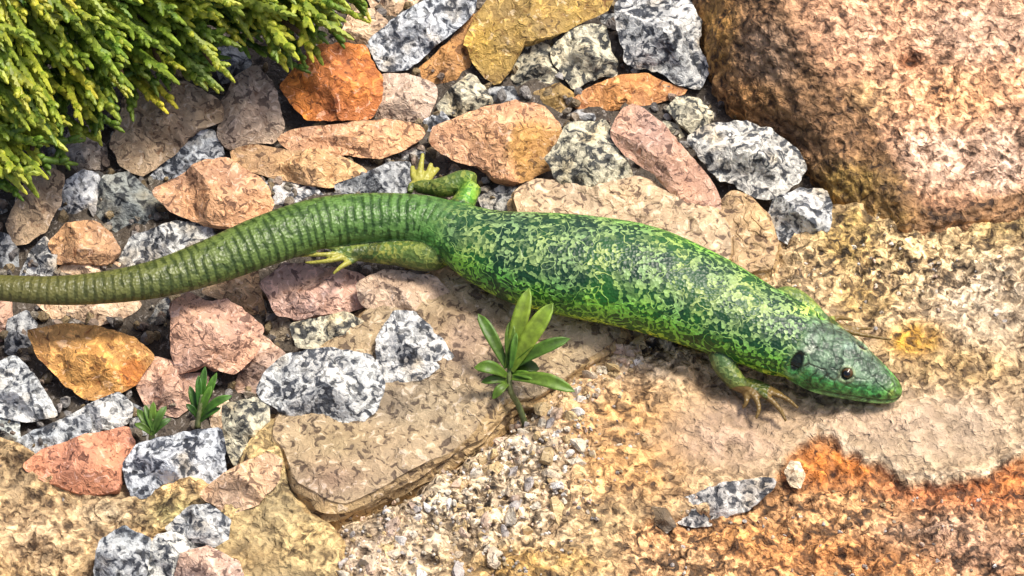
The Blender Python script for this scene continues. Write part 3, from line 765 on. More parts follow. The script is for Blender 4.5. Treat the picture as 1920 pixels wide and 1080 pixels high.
# ------------------------------------------------------------------ the boulder
def boulder():
    """rows from the foot of the rock up its shaded side, over the brow and back across the top"""
    pairs = [(1286,-420,1440,-480,.027),(1288,-260,1446,-340,.027),(1294,-120,1456,-200,.026),(1302,0,1466,-90,.025),(1316,90,1476,-10,.022),(1335,165,1497,72,.018),(1400,222,1540,136,.013),
             (1480,262,1600,178,.0105),(1530,330,1655,235,.009),(1575,380,1690,300,.007),(1640,412,1712,350,.0045),(1700,445,1745,390,.0025),(1770,455,1800,395,.002),
             (1840,445,1858,370,.0025),(1935,430,1945,345,.003),(2060,420,2070,330,.003),(2250,410,2260,310,.003),(2450,400,2460,300,.003)]
    foot3 = np.array([P(a, b, -0.0035) for a, b, c, d, e in pairs])
    brow3 = np.array([P(c, d, e) for a, b, c, d, e in pairs])
    cen = P(2500, -600, 0.030)
    back3 = np.array([cen + (b - cen) * 0.12 for b in brow3]); back3[:, 2] = 0.030
    # resample along
    def along(A, m):
        s = np.linspace(0, len(A) - 1, m)
        return np.column_stack([np.interp(s, range(len(A)), A[:, k]) for k in range(3)])
    M = 330
    F, B, K = along(foot3, M), along(brow3, M), along(back3, M)
    for _ in range(30):
        for A in (F, B, K):
            A[1:-1] = 0.25 * A[:-2] + 0.5 * A[1:-1] + 0.25 * A[2:]
    mid = 0.5 * (F + B)
    outw = unit(np.array([-0.7, -0.4, 0.5]))
    rows = []
    na, nb = 70, 170
    for i in range(na):
        t = i / na
        rows.append(F * (1 - t) + B * t + outw * (0.0022 * math.sin(t * math.pi)) )
    for i in range(nb + 1):
        t = i / nb
        row = B * (1 - t) + K * t
        row[:, 2] += 0.004 * math.sin(t * math.pi)
        rows.append(row)
    V = np.array(rows)
    # round the brow
    for _ in range(10):
        V[na - 12:na + 12] = 0.25 * V[na - 13:na + 11] + 0.5 * V[na - 12:na + 12] + 0.25 * V[na - 11:na + 13]
    R = len(rows)
    V = V.reshape(-1, 3)
    faces = [(j * M + i, j * M + i + 1, (j + 1) * M + i + 1, (j + 1) * M + i) for j in range(R - 1) for i in range(M - 1)]
    me0 = mesh_from('tmp', V, faces)
    N = mesh_normals(me0)
    bpy.data.meshes.remove(me0)
    d = 0.0022 * fbm(V * 45 + 2, 4, 0.5) + 0.0009 * fbm(V * 210 + 5, 3, 0.6) + 0.0004 * vnoise(V * 700)
    V = V + N * d[:, None]
    px, py = to_px(V)
    # small hollow on the top
    h = np.exp(-((px - 1705) / 22) ** 2 - ((py - 112) / 13) ** 2)
    V = V - N * (0.0028 * h)[:, None]
    n2 = fbm(V * 120 + 8, 4)
    n1 = fbm(V * 40 + 1, 3)
    row_i = np.repeat(np.arange(R), M)
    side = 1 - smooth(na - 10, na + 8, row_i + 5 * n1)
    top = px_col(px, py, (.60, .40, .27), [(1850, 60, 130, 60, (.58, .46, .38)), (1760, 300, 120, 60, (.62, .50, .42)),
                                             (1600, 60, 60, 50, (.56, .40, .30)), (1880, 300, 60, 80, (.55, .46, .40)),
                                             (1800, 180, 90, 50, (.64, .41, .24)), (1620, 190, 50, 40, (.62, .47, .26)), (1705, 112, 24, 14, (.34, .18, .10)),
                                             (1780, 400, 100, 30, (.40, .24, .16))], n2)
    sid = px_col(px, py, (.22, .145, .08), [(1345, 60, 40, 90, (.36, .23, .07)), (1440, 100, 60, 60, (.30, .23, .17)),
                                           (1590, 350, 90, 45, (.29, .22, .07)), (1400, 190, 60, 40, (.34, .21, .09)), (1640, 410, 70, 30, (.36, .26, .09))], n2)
    col = top * (1 - side[:, None]) + sid * side[:, None]  # shade of the side face is painted in, over its mineral browns
    col *= (1 + 0.16 * n2 + 0.10 * n1)[:, None] * np.array([1.22, 1.0, .83])
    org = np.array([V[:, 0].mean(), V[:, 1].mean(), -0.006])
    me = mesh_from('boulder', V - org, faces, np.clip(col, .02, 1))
    add_float(me, 'Grain', np.clip(0.58 + 0.4 * n1, 0, 1))
    bm = bmesh.new(); bm.from_mesh(me)
    edges = [e for e in bm.edges if e.is_boundary]
    r = bmesh.ops.extrude_edge_only(bm, edges=edges)
    for v in [g for g in r['geom'] if isinstance(g, bmesh.types.BMVert)]:
        v.co.z = -0.02
    bmesh.ops.recalc_face_normals(bm, faces=bm.faces)
    bm.to_mesh(me); bm.free()
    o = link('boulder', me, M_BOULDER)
    o.location = org
    tag(o, 'big pink-orange granite boulder with a dark brown shaded side', 'boulder')
boulder()

# ------------------------------------------------------------------ pebbles and grit
def pebble_mesh(seed):
    rg = np.random.default_rng(seed)
    bm = bmesh.new()
    bmesh.ops.create_icosphere(bm, subdivisions=2, radius=1)
    v = np.array([x.co for x in bm.verts])
    s = rg.uniform(0.6, 1.2, 3)
    d = 1 + 0.28 * fbm(v * 1.2 + seed * 9.1, 2)
    v = v * d[:, None] * s
    for _ in range(10):
        n = unit(rg.normal(size=3)); o = rg.uniform(0.36, 0.66)
        e = np.maximum(v @ n - o, 0)
        v = v - e[:, None] * n
    f = [tuple(x.index for x in q.verts) for q in bm.faces]
    bm.free()
    return v, f

PEB = [pebble_mesh(i) for i in range(10)]
PCOLS = [(.70, .62, .48), (.56, .46, .33), (.60, .44, .22), (.44, .40, .37), (.62, .46, .34), (.72, .68, .62), (.46, .34, .18)]
peb_me = []
for i, (v, f) in enumerate(PEB):
    for j in range(2):
        c = np.array(PCOLS[(i * 2 + j) % len(PCOLS)])
        me = mesh_from('pebble', v, f, c * (1 + 0.2 * fbm(v * 2 + j, 2))[:, None])
        me.set_sharp_from_angle(angle=math.radians(35))
        me.materials.append(M_GRIT)
        peb_me.append(me)

def rnd_rot():
    return (random.uniform(0, 6.28), random.uniform(0, 6.28), random.uniform(0, 6.28))

dg = bpy.context.evaluated_depsgraph_get()
dg.update()
out_bvh = BVHTree.FromObject(OUT, dg)
def out_z(x, y):
    off = Vector(OUT.location)
    h = out_bvh.ray_cast(Vector((x, y, 0.2)) - off, Vector((0, 0, -1)))
    return (h[0] + off).z if h[0] is not None else None

BAND = [((1170, 650), 34), ((1100, 705), 40), ((1030, 780), 60), ((960, 840), 70), ((900, 900), 80), ((820, 960), 80), ((740, 1010), 70), ((660, 1050), 60), ((950, 960), 90), ((870, 1050), 90), ((1060, 880), 60)]
for k in range(150):
    (bx, by), sp = random.choice(BAND)
    px, py = random.gauss(bx, sp * 0.55), random.gauss(by, sp * 0.5)
    lim = np.interp(py, [600, 640, 690, 760, 800, 900, 945, 985, 1090], [1190, 1160, 1130, 1035, 960, 875, 770, 640, 620])
    if px < lim: px = lim + random.uniform(0, 50)
    r = random.choice([9, 11, 13, 15, 17, 20, 24, 29]) * PXM
    p = P(px, py, -0.002)
    z = out_z(p[0], p[1])
    if z is None: continue
    p = P(px, py, z - r * 0.15)
    kk = random.randrange(len(peb_me))
    o = link('pebble', peb_me[kk])
    o.location = p
    o.scale = (r, r * random.uniform(.75, 1.1), r * random.uniform(.6, .9))
    o.rotation_euler = rnd_rot()
    cn = ['cream', 'brown-grey', 'ochre', 'dark grey', 'pinkish', 'whitish', 'brown'][kk % 7]
    tag(o, 'small %s angular pebble bedded in the gritty seam below the tan slab' % cn, 'pebble', cn + ' pebbles in the gritty seam')

def grit(name, label, spots, n, smin, smax, zfun, tint=1.0):
    VV, FF, CC, base = [], [], [], 0
    for k in range(n):
        px, py = spots()
        q = zfun(px, py)
        if q is None: continue
        v, f = PEB[random.randrange(10)]
        rg = Matrix.Rotation(random.uniform(0, 6.28), 3, unit(RNG.normal(size=3)))
        r = random.uniform(smin, smax) ** 1.0 * PXM
        w = (v * r) @ np.array(rg).T
        VV.append(w + q)
        FF += [tuple(i + base for i in t) for t in f]
        base += len(v)
        c = np.array(random.choice(PCOLS)) * random.uniform(.6, 1.15) * tint
        CC.append(np.tile(c, (len(v), 1)))
    me = mesh_from(name, np.vstack(VV), FF, np.vstack(CC), False)
    o = link(name, me, M_GRIT)
    tag(o, label, None, None, 'stuff')
grit('grit', 'fine grit lying in the gaps between the gravel stones',
     lambda: (random.uniform(-30, 1500), random.uniform(-30, 960)), 2100, 4, 17, lambda x, y: P(x, y, GZ + 0.0012), np.array([.45, .45, .46]))
def on_out(x, y):
    p = P(x, y, -0.002)
    z = out_z(p[0], p[1])
    return None if z is None else P(x, y, z - 0.0001)
def band_spot():
    if random.random() < 0.8:
        (bx, by), sp = random.choice(BAND)
        return random.gauss(bx, sp), random.gauss(by, sp * .8)
    if random.random() < 0.5:
        return random.gauss(1720, 160), random.gauss(510, 55)
    return random.uniform(1250, 1950), random.uniform(920, 1090)
grit('grit', 'fine loose crystals on the weathered granite rock', band_spot, 1500, 2.5, 7, on_out)

def wide_spot():
    while True:
        x, y = random.uniform(-1100, 2900), random.uniform(-1100, 1900)
        if -60 < x < 1990 and -60 < y < 1140: continue
        if x > 1230 and y < 470: continue
        if x > 560 and 300 < y < 1290: continue
        return x, y
def wide_gravel():
    VV, FF, CC, base = [], [], [], 0
    cols = [(.60, .38, .26), (.62, .42, .32), (.50, .27, .12), (.55, .54, .52), (.66, .65, .62), (.36, .36, .37), (.45, .33, .22)]
    for k in range(1500):
        x, y = wide_spot()
        v, f = PEB[random.randrange(10)]
        rot = Matrix.Rotation(random.uniform(0, 6.28), 3, unit(RNG.normal(size=3)))
        r = random.uniform(35, 85) * PXM
        VV.append((v * r) @ np.array(rot).T + P(x, y, GZ + r * 0.35))
        FF += [tuple(i + base for i in q) for q in f]
        base += len(v)
        CC.append(np.tile(np.array(random.choice(cols)) * random.uniform(.75, 1.1), (len(v), 1)))
    o = link('gravel', mesh_from('gravel', np.vstack(VV), FF, np.vstack(CC), False), M_PINK)
    tag(o, 'mixed pink and grey gravel spread around the lizard and rocks', None, None, 'stuff')
wide_gravel()

# ------------------------------------------------------------------ the lizard
def catmull(A, per):
    A = np.asarray(A, float)
    Q = np.vstack([2 * A[0] - A[1], A, 2 * A[-1] - A[-2]])
    out = []
    for i in range(1, len(Q) - 2):
        p0, p1, p2, p3 = Q[i - 1], Q[i], Q[i + 1], Q[i + 2]
        for t in np.linspace(0, 1, per, endpoint=False):
            out.append(0.5 * ((2 * p1) + (-p0 + p2) * t + (2 * p0 - 5 * p1 + 4 * p2 - p3) * t ** 2 + (-p0 + 3 * p1 - 3 * p2 + p3) * t ** 3))
    out.append(Q[-2])
    return np.array(out)

def loft(bm, C, A, B, n=28, belly=0.8, e=1.0):
    """closed tube along C with half-widths A and half-heights B"""
    T = np.gradient(C, axis=0)
    T /= np.linalg.norm(T, axis=1)[:, None] + 1e-12
    rings = []
    for c, t, a, b in zip(C, T, A, B):
        lat = np.cross(t, (0, 0, 1.0))
        if np.linalg.norm(lat) < 0.2: lat = np.cross(t, (0, 1.0, 0))
        lat = unit(lat)
        up = np.cross(lat, t)
        ring = []
        for j in range(n):
            f = 2 * math.pi * j / n
            x, y = math.cos(f), math.sin(f)
            x = math.copysign(abs(x) ** e, x); y = math.copysign(abs(y) ** e, y)
            if y < 0: y *= belly
            ring.append(bm.verts.new(c + lat * (a * x) + up * (b * y)))
        rings.append(ring)
    for r0, r1 in zip(rings[:-1], rings[1:]):
        for j in range(n):
            bm.faces.new((r0[j], r0[(j + 1) % n], r1[(j + 1) % n], r1[j]))
    bm.faces.new(rings[0][::-1]); bm.faces.new(rings[-1])

# px, py of the middle of the animal; half thickness in px as seen; height of the middle (mm)
SPINE = [(-330,500,14,4),(-200,520,18,7.5),(-80,535,22,11),(0,540,24,12),(100,545,27,12),(200,539,30.5,12),(300,522,36,12),(400,490,43,12),(500,451,48,12),(600,419,48,11.5),
         (700,408,46,11),(790,413,47,10.5),(850,435,56,10.5),(920,466,74,10.8),(1000,488,90,11.2),(1100,503,97,11.4),(1200,522,98,10.8),
         (1300,558,91,9.6),(1380,594,82,8.4),(1440,622,74,7.6),(1490,642,68,7.0),(1535,664,60,6.4)]
sp = np.array([[*P(x, y, z / 1000), r * PXM] for x, y, r, z in SPINE])
spc = catmull(sp, 14)
SPC, SPR = spc[:, :3], spc[:, 3]
SA, SB = SPR / 0.92, SPR / 0.92 * 0.80
bm = bmesh.new()
loft(bm, SPC, SA, SB, 40, 0.86)

# head
HN, HS = P(1478, 640, .0066), P(1690, 741, .0026)
HAX = unit(HS - HN); HLEN = np.linalg.norm(HS - HN)
HLAT = unit(np.cross(HAX, (0, 0, 1.0))); HUP = np.cross(HLAT, HAX)     # HLAT points towards the viewer
HT = [0, .10, .20, .32, .44, .56, .68, .78, .87, .94, .98, 1.0]
HWID = [58, 63, 67, 68, 64, 56, 47, 39, 30, 21, 13, 4]
HTOP = [54, 55, 54, 53, 52, 47, 38, 31, 25, 19, 12, 3]
HBOT = [46, 46, 46, 45, 42, 38, 34, 31, 27, 22, 15, 4]
hs = catmull(np.column_stack([HT, HWID, HTOP, HBOT]), 6)
rings = []
for t, w, tp, bt in hs:
    ring = []
    for j in range(40):
        f = 2 * math.pi * j / 40
        x, y = math.cos(f), math.sin(f)
        x = math.copysign(abs(x) ** 0.72, x); y = math.copysign(abs(y) ** 0.80, y)
        x *= 1 - 0.22 * max(y, 0) ** 2                       # the cheeks stand wider than the flat crown
        c = HN + HAX * (HLEN * t)
        ring.append(bm.verts.new(c + HLAT * (w * PXM * x) + HUP * ((tp if y > 0 else bt) * PXM * y)))
    rings.append(ring)
for r0, r1 in zip(rings[:-1], rings[1:]):
    for j in range(40):
        bm.faces.new((r0[j], r0[(j + 1) % 40], r1[(j + 1) % 40], r1[j]))
bm.faces.new(rings[0][::-1]); bm.faces.new(rings[-1])

# limbs: px, py, radius px, height mm
LIMBS = [
 # near hind leg and toes
 [(850,452,34,8),(805,478,31,8),(745,474,25,7.5),(690,473,19,7.5),(645,475,14,8)],
 [(655,468,8,8.5),(620,462,6,10),(555,458,4.5,12.5),(492,434,3,16)],
 [(655,474,7,8),(610,477,4.6,9.5),(570,478,4,9.5),(536,482,2.8,9)],
 [(655,480,7,8),(615,489,4.6,9),(572,493,2.8,8.5)],
 [(665,486,7,7.5),(640,500,4.6,8.2),(624,514,2.8,7.6)],
 # far hind leg: thigh up to the bent knee, shank back, toes spread on the stone
 [(850,415,30,10.5),(872,375,22,11.5),(886,348,19,12)],
 [(888,342,18,12),(868,338,20,11.5),(838,350,21,10.5),(805,352,15,9.5),(782,350,12,9)],
 [(788,348,9,9),(772,348,7,9.2),(768,362,6,9)],
 [(785,346,9,9),(775,330,6.5,9.5),(773,312,4.5,9.5)],
 [(785,344,9,9),(788,320,6.5,10),(793,288,4,10.5)],
 [(786,346,9,9),(800,330,6.5,9.6),(809,306,4.5,10)],
 [(790,348,9,9),(806,332,6.5,9.2),(822,315,4.5,9)],
 # near fore leg
 [(1385,612,42,8.5),(1354,642,29,7),(1358,682,23,5),(1378,712,18,3.6),(1402,728,13,2.2)],
 [(1398,724,9,2),(1416,746,6,2.2),(1423,766,4.5,1.6),(1417,786,3,.4)],
 [(1405,726,10,2),(1440,746,6,2.4),(1462,768,4.5,1.6),(1474,790,3,.2)],
 [(1405,722,10,2),(1445,736,6,2.2),(1475,748,4.5,1.8),(1497,766,3,.4)],
 [(1400,716,10,2),(1430,722,6,2.2),(1462,738,4.5,1.6),(1476,752,3,.4)],
 [(1396,728,8,1.6),(1400,752,5,1.4),(1392,766,3,.2)],
 # far fore leg
 [(1450,588,40,8),(1478,563,27,8),(1510,577,22,7),(1540,600,15,5.5),(1562,610,9,3.5)],
 [(1550,605,8,4),(1590,615,5,3),(1636,616,3,1.4)],
 [(1555,608,8,4),(1600,624,5,2.6),(1672,637,3,1)],
 [(1550,602,8,4),(1575,596,5,3),(1600,600,3,1.6)],
]
limb_s = []
for lb in LIMBS:
    A = np.array([[*P(x, y, z / 1000), r * PXM] for x, y, r, z in lb])
    c = catmull(A, 20)
    loft(bm, c[:, :3], c[:, 3], c[:, 3], 14, 1.0)
    limb_s.append(c)
me = bpy.data.meshes.new('tmp_lizard')
bmesh.ops.recalc_face_normals(bm, faces=bm.faces)
bm.to_mesh(me); bm.free()
tmp = bpy.data.objects.new('tmp_lizard', me)
COL.objects.link(tmp)
md = tmp.modifiers.new('r', 'REMESH'); md.mode = 'VOXEL'; md.voxel_size = 0.00032
ms_ = tmp.modifiers.new('s', 'SMOOTH'); ms_.factor = 0.5; ms_.iterations = 5
dg = bpy.context.evaluated_depsgraph_get()
ev = tmp.evaluated_get(dg)
lz = bpy.data.meshes.new_from_object(ev)
bpy.data.objects.remove(tmp); bpy.data.meshes.remove(me)
lz.name = 'lizard'
NV = len(lz.vertices)
co = np.empty(NV * 3); lz.vertices.foreach_get('co', co); co = co.reshape(-1, 3)
nor = mesh_normals(lz)

# where on the animal is each vertex
def nearest(pts, C, R):
    best = np.full(len(pts), 1e9); idx = np.zeros(len(pts), int)
    for i in range(len(C)):
        d = np.linalg.norm(pts - C[i], axis=1) / R[i]
        m = d < best
        best[m] = d[m]; idx[m] = i
    return best, idx
arc = np.concatenate([[0], np.cumsum(np.linalg.norm(np.diff(SPC, axis=0), axis=1))])
db, ib = nearest(co, SPC, SA)
ld = np.full(NV, 1e9)
for c in limb_s:
    d, _ = nearest(co, c[:, :3], c[:, 3])
    ld = np.minimum(ld, d)
leg = smooth(-0.10, 0.12, db - ld)
Tn = np.gradient(SPC, axis=0); Tn /= np.linalg.norm(Tn, axis=1)[:, None]
LT = np.cross(Tn, (0, 0, 1.0)); LT /= np.linalg.norm(LT, axis=1)[:, None]
UT = np.cross(LT, Tn)
rel = co - SPC[ib]
s_along = arc[ib] + np.einsum('ij,ij->i', rel, Tn[ib])
lat = np.einsum('ij,ij->i', rel, LT[ib]) / SA[ib]
upw = np.einsum('ij,ij->i', rel, UT[ib]) / SB[ib]
ang = np.arctan2(upw, lat)
xpx, ypx = to_px(co)
hrel = co - HN
ht = hrel @ HAX / HLEN
hl = hrel @ HLAT / PXM
hu = hrel @ HUP / PXM
head = smooth(0.10, 0.18, ht + 0.05 * (hu > 0) - 0.02) * (ld > 1.5)
S_VENT = arc[np.argmin(np.abs(np.arange(len(SPC)) - 12 * 14))]
tailw = 1 - smooth(-0.012, 0.008, s_along - S_VENT)
nz1 = fbm(co * 90, 3); nz2 = fbm(co * 300 + 4, 3)

body = np.array([0.10, 0.38, 0.035]); flank = np.array([0.27, 0.46, 0.035]); back = np.array([0.13, 0.27, 0.085])
col = np.tile(body, (NV, 1))
w = smooth(0.35, 0.95, upw + 0.15 * nz1)[:, None]; col = col * (1 - w) + back * w
w = (1 - smooth(-0.45, 0.15, upw + 0.10 * nz1))[:, None]; col = col * (1 - w) + flank * w
tl = smooth(0, 1, (S_VENT - s_along) / (S_VENT - arc[3 * 14]))[:, None]
tcol = np.array([0.085, 0.20, 0.04]) * (1 - tl) + np.array([0.125, 0.12, 0.032]) * tl
under = (1 - smooth(-0.75, -0.1, upw))[:, None]
tcol = tcol * (1 - under) + np.array([0.20, 0.18, 0.05]) * under
tw = tailw[:, None]; col = col * (1 - tw) + tcol * tw
legcol = np.array([0.145, 0.215, 0.04])
spot = smooth(0.25, 0.5, nz2)[:, None]
lc = legcol * (1 + 0.35 * nz1[:, None]) * (1 - 0.55 * spot) 
toes = (ld < 2) & (np.min([np.linalg.norm(co - c[-1, :3], axis=1) for i, c in enumerate(limb_s) if c[-1, 3] < 5 * PXM], axis=0) < 0.0055)
lc[toes] = np.array([0.38, 0.36, 0.06]) 
fore = (xpx > 1370)
lc[toes & fore] = np.array([0.19, 0.12, 0.035])
farthigh = np.exp(-((xpx - 880) / 18) ** 2 - ((ypx - 365) / 26) ** 2)[:, None]
lc = lc * (1 - farthigh) + np.array([0.14, 0.42, 0.03]) * farthigh
nearfore = np.exp(-((xpx - 1356) / 34) ** 2 - ((ypx - 650) / 40) ** 2)[:, None] * .8
lc = lc * (1 - nearfore) + np.array([0.15, 0.27, 0.11]) * nearfore
lw = leg[:, None]; col = col * (1 - lw) + lc * lw
# head: grey-green shielded crown, green cheeks, light jaw
crown = np.array([0.085, 0.135, 0.085]); cheek = np.array([0.055, 0.24, 0.055]); jaw = np.array([0.17, 0.42, 0.12])
hc = np.tile(cheek, (NV, 1))
w = smooth(18, 34, hu + 4 * nz2 + 10 * (ht - .5))[:, None]; hc = hc * (1 - w) + crown * w
mouth = np.interp(ht, [.3, .45, .7, .9, 1.0], [-12, -4, -1, -1, -1])
w = (1 - smooth(-8, 1, hu - mouth))[:, None]; hc = hc * (1 - w) + jaw * w
w = smooth(.80, .97, ht)[:, None] * 0.6; hc = hc * (1 - w) + np.array([.16, .28, .05]) * w
line = np.exp(-((hu - mouth) / 3.0) ** 2) * smooth(.36, .44, ht) * (np.abs(hl) > 4)
hc *= (1 - 0.9 * line)[:, None]
lip = np.exp(-((hu - mouth + 7) / 3.5) ** 2) * smooth(.30, .5, ht) * .8
hc = hc * (1 - lip[:, None]) + np.array([.24, .50, .20]) * lip[:, None]
hw = head[:, None]; col = col * (1 - hw) + hc * hw
disp = -0.00035 * line * head

bv = BVHTree.FromPolygons([tuple(v) for v in co], [tuple(p.vertices) for p in lz.polygons])
def hit(px, py):
    d = unit(ray(px, py))
    h = bv.ray_cast(Vector(CAMPOS), Vector(d))
    return (np.array(h[0]), np.array(h[1])) if h[0] is not None else (P(px, py, 0.008), TOCAM)
# ear openings, pits either side of the head
ear, _ = hit(1492, 682)
er = ear - HN
for sgn in (1, -1):
    q = HN + HAX * (er @ HAX) + HUP * (er @ HUP) + HLAT * (er @ HLAT) * sgn
    dq = co - q
    e = ((dq @ HAX) / (11 * PXM)) ** 2 + ((dq @ HUP) / (23 * PXM)) ** 2 + ((dq @ HLAT) / (26 * PXM)) ** 2
    w = 1 - smooth(0.6, 1.25, e)
    col = col * (1 - w[:, None]) + np.array([0.008, 0.014, 0.010]) * w[:, None]
    rim = np.exp(-((np.sqrt(e) - 1.45) / .28) ** 2)[:, None] * .6
    col = col * (1 - rim) + np.array([.16, .30, .13]) * rim
    disp = disp - 0.0011 * w
# eye sockets
eyeh, eyen = hit(1587, 702)
er2 = eyeh - HN
EYES = []
for sgn in (1, -1):
    q = HN + HAX * (er2 @ HAX) + HUP * (er2 @ HUP) + HLAT * (er2 @ HLAT) * sgn
    EYES.append((q, sgn))
    dq = np.linalg.norm(co - q, axis=1) / (12 * PXM)
    rim = np.exp(-((dq - 1.15) / .22) ** 2)[:, None] * .75
    col = col * (1 - rim) + np.array([.20, .25, .13]) * rim
    inn = (1 - smooth(.8, 1.0, dq))[:, None]
    col = col * (1 - inn) + np.array([.02, .03, .02]) * inn
    disp = disp - 0.0005 * (1 - smooth(.7, 1.0, dq)) + 0.0003 * np.exp(-((dq - 1.2) / .25) ** 2)
# pale spot behind the crown, yellow streak on the far shoulder, mark above the snout
for (px_, py_, rx, ry, c, am) in [(1518, 655, 10, 7, (.75, .85, .62), 1), (1512, 582, 30, 12, (.36, .62, .13), .7), (1672, 737, 7, 6, (.30, .32, .06), .5), (1592, 650, 14, 8, (.26, .38, .30), .5)]:
    w = am * np.exp(-(((xpx - px_) / rx) ** 2 + ((ypx - py_) / ry) ** 2) ** 2)[:, None] * (nor @ TOCAM > 0)[:, None]
    col = col * (1 - w) + np.array(c) * w
# skin folds along the neck, with shade painted into their troughs
fold = np.sin((xpx * 0.75 - ypx * 0.66) * 0.0 + (hu * 0.9 + ht * 30) * 0.28)
neck = np.exp(-((ht + .05) / .13) ** 2) * (hu < 8) * (hl > 0) * (1 - leg)
disp = disp + 0.0004 * fold * neck
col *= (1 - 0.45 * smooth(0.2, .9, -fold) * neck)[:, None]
# crease shade painted where the legs join the body
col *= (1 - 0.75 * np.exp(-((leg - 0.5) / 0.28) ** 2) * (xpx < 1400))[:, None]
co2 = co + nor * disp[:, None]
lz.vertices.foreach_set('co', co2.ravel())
pat = np.clip((1 - tailw) * (1 - leg) * (1 - head) * smooth(-.70, -.25, upw + .2 * nz1), 0, 1)
pat = np.clip(pat + .45 * (1 - tailw) * (1 - head) * (1 - leg), 0, 1)
pat = np.clip(pat + 0.45 * leg * (1 - toes), 0, 1)
a = lz.attributes.new('Col', 'FLOAT_COLOR', 'POINT')
a.data.foreach_set('color', np.column_stack([np.clip(col, .004, 1), np.ones(NV)]).ravel())
add_float(lz, 'Pat', pat)
add_float(lz, 'Tail', np.clip(tailw * (1 - leg), 0, 1))
add_float(lz, 'Head', head)
a = lz.attributes.new('Suv', 'FLOAT_VECTOR', 'POINT')
a.data.foreach_set('vector', np.column_stack([s_along, ang * SA[ib], np.zeros(NV)]).ravel())
lz.polygons.foreach_set('use_smooth', [True] * len(lz.polygons))
lz.update()

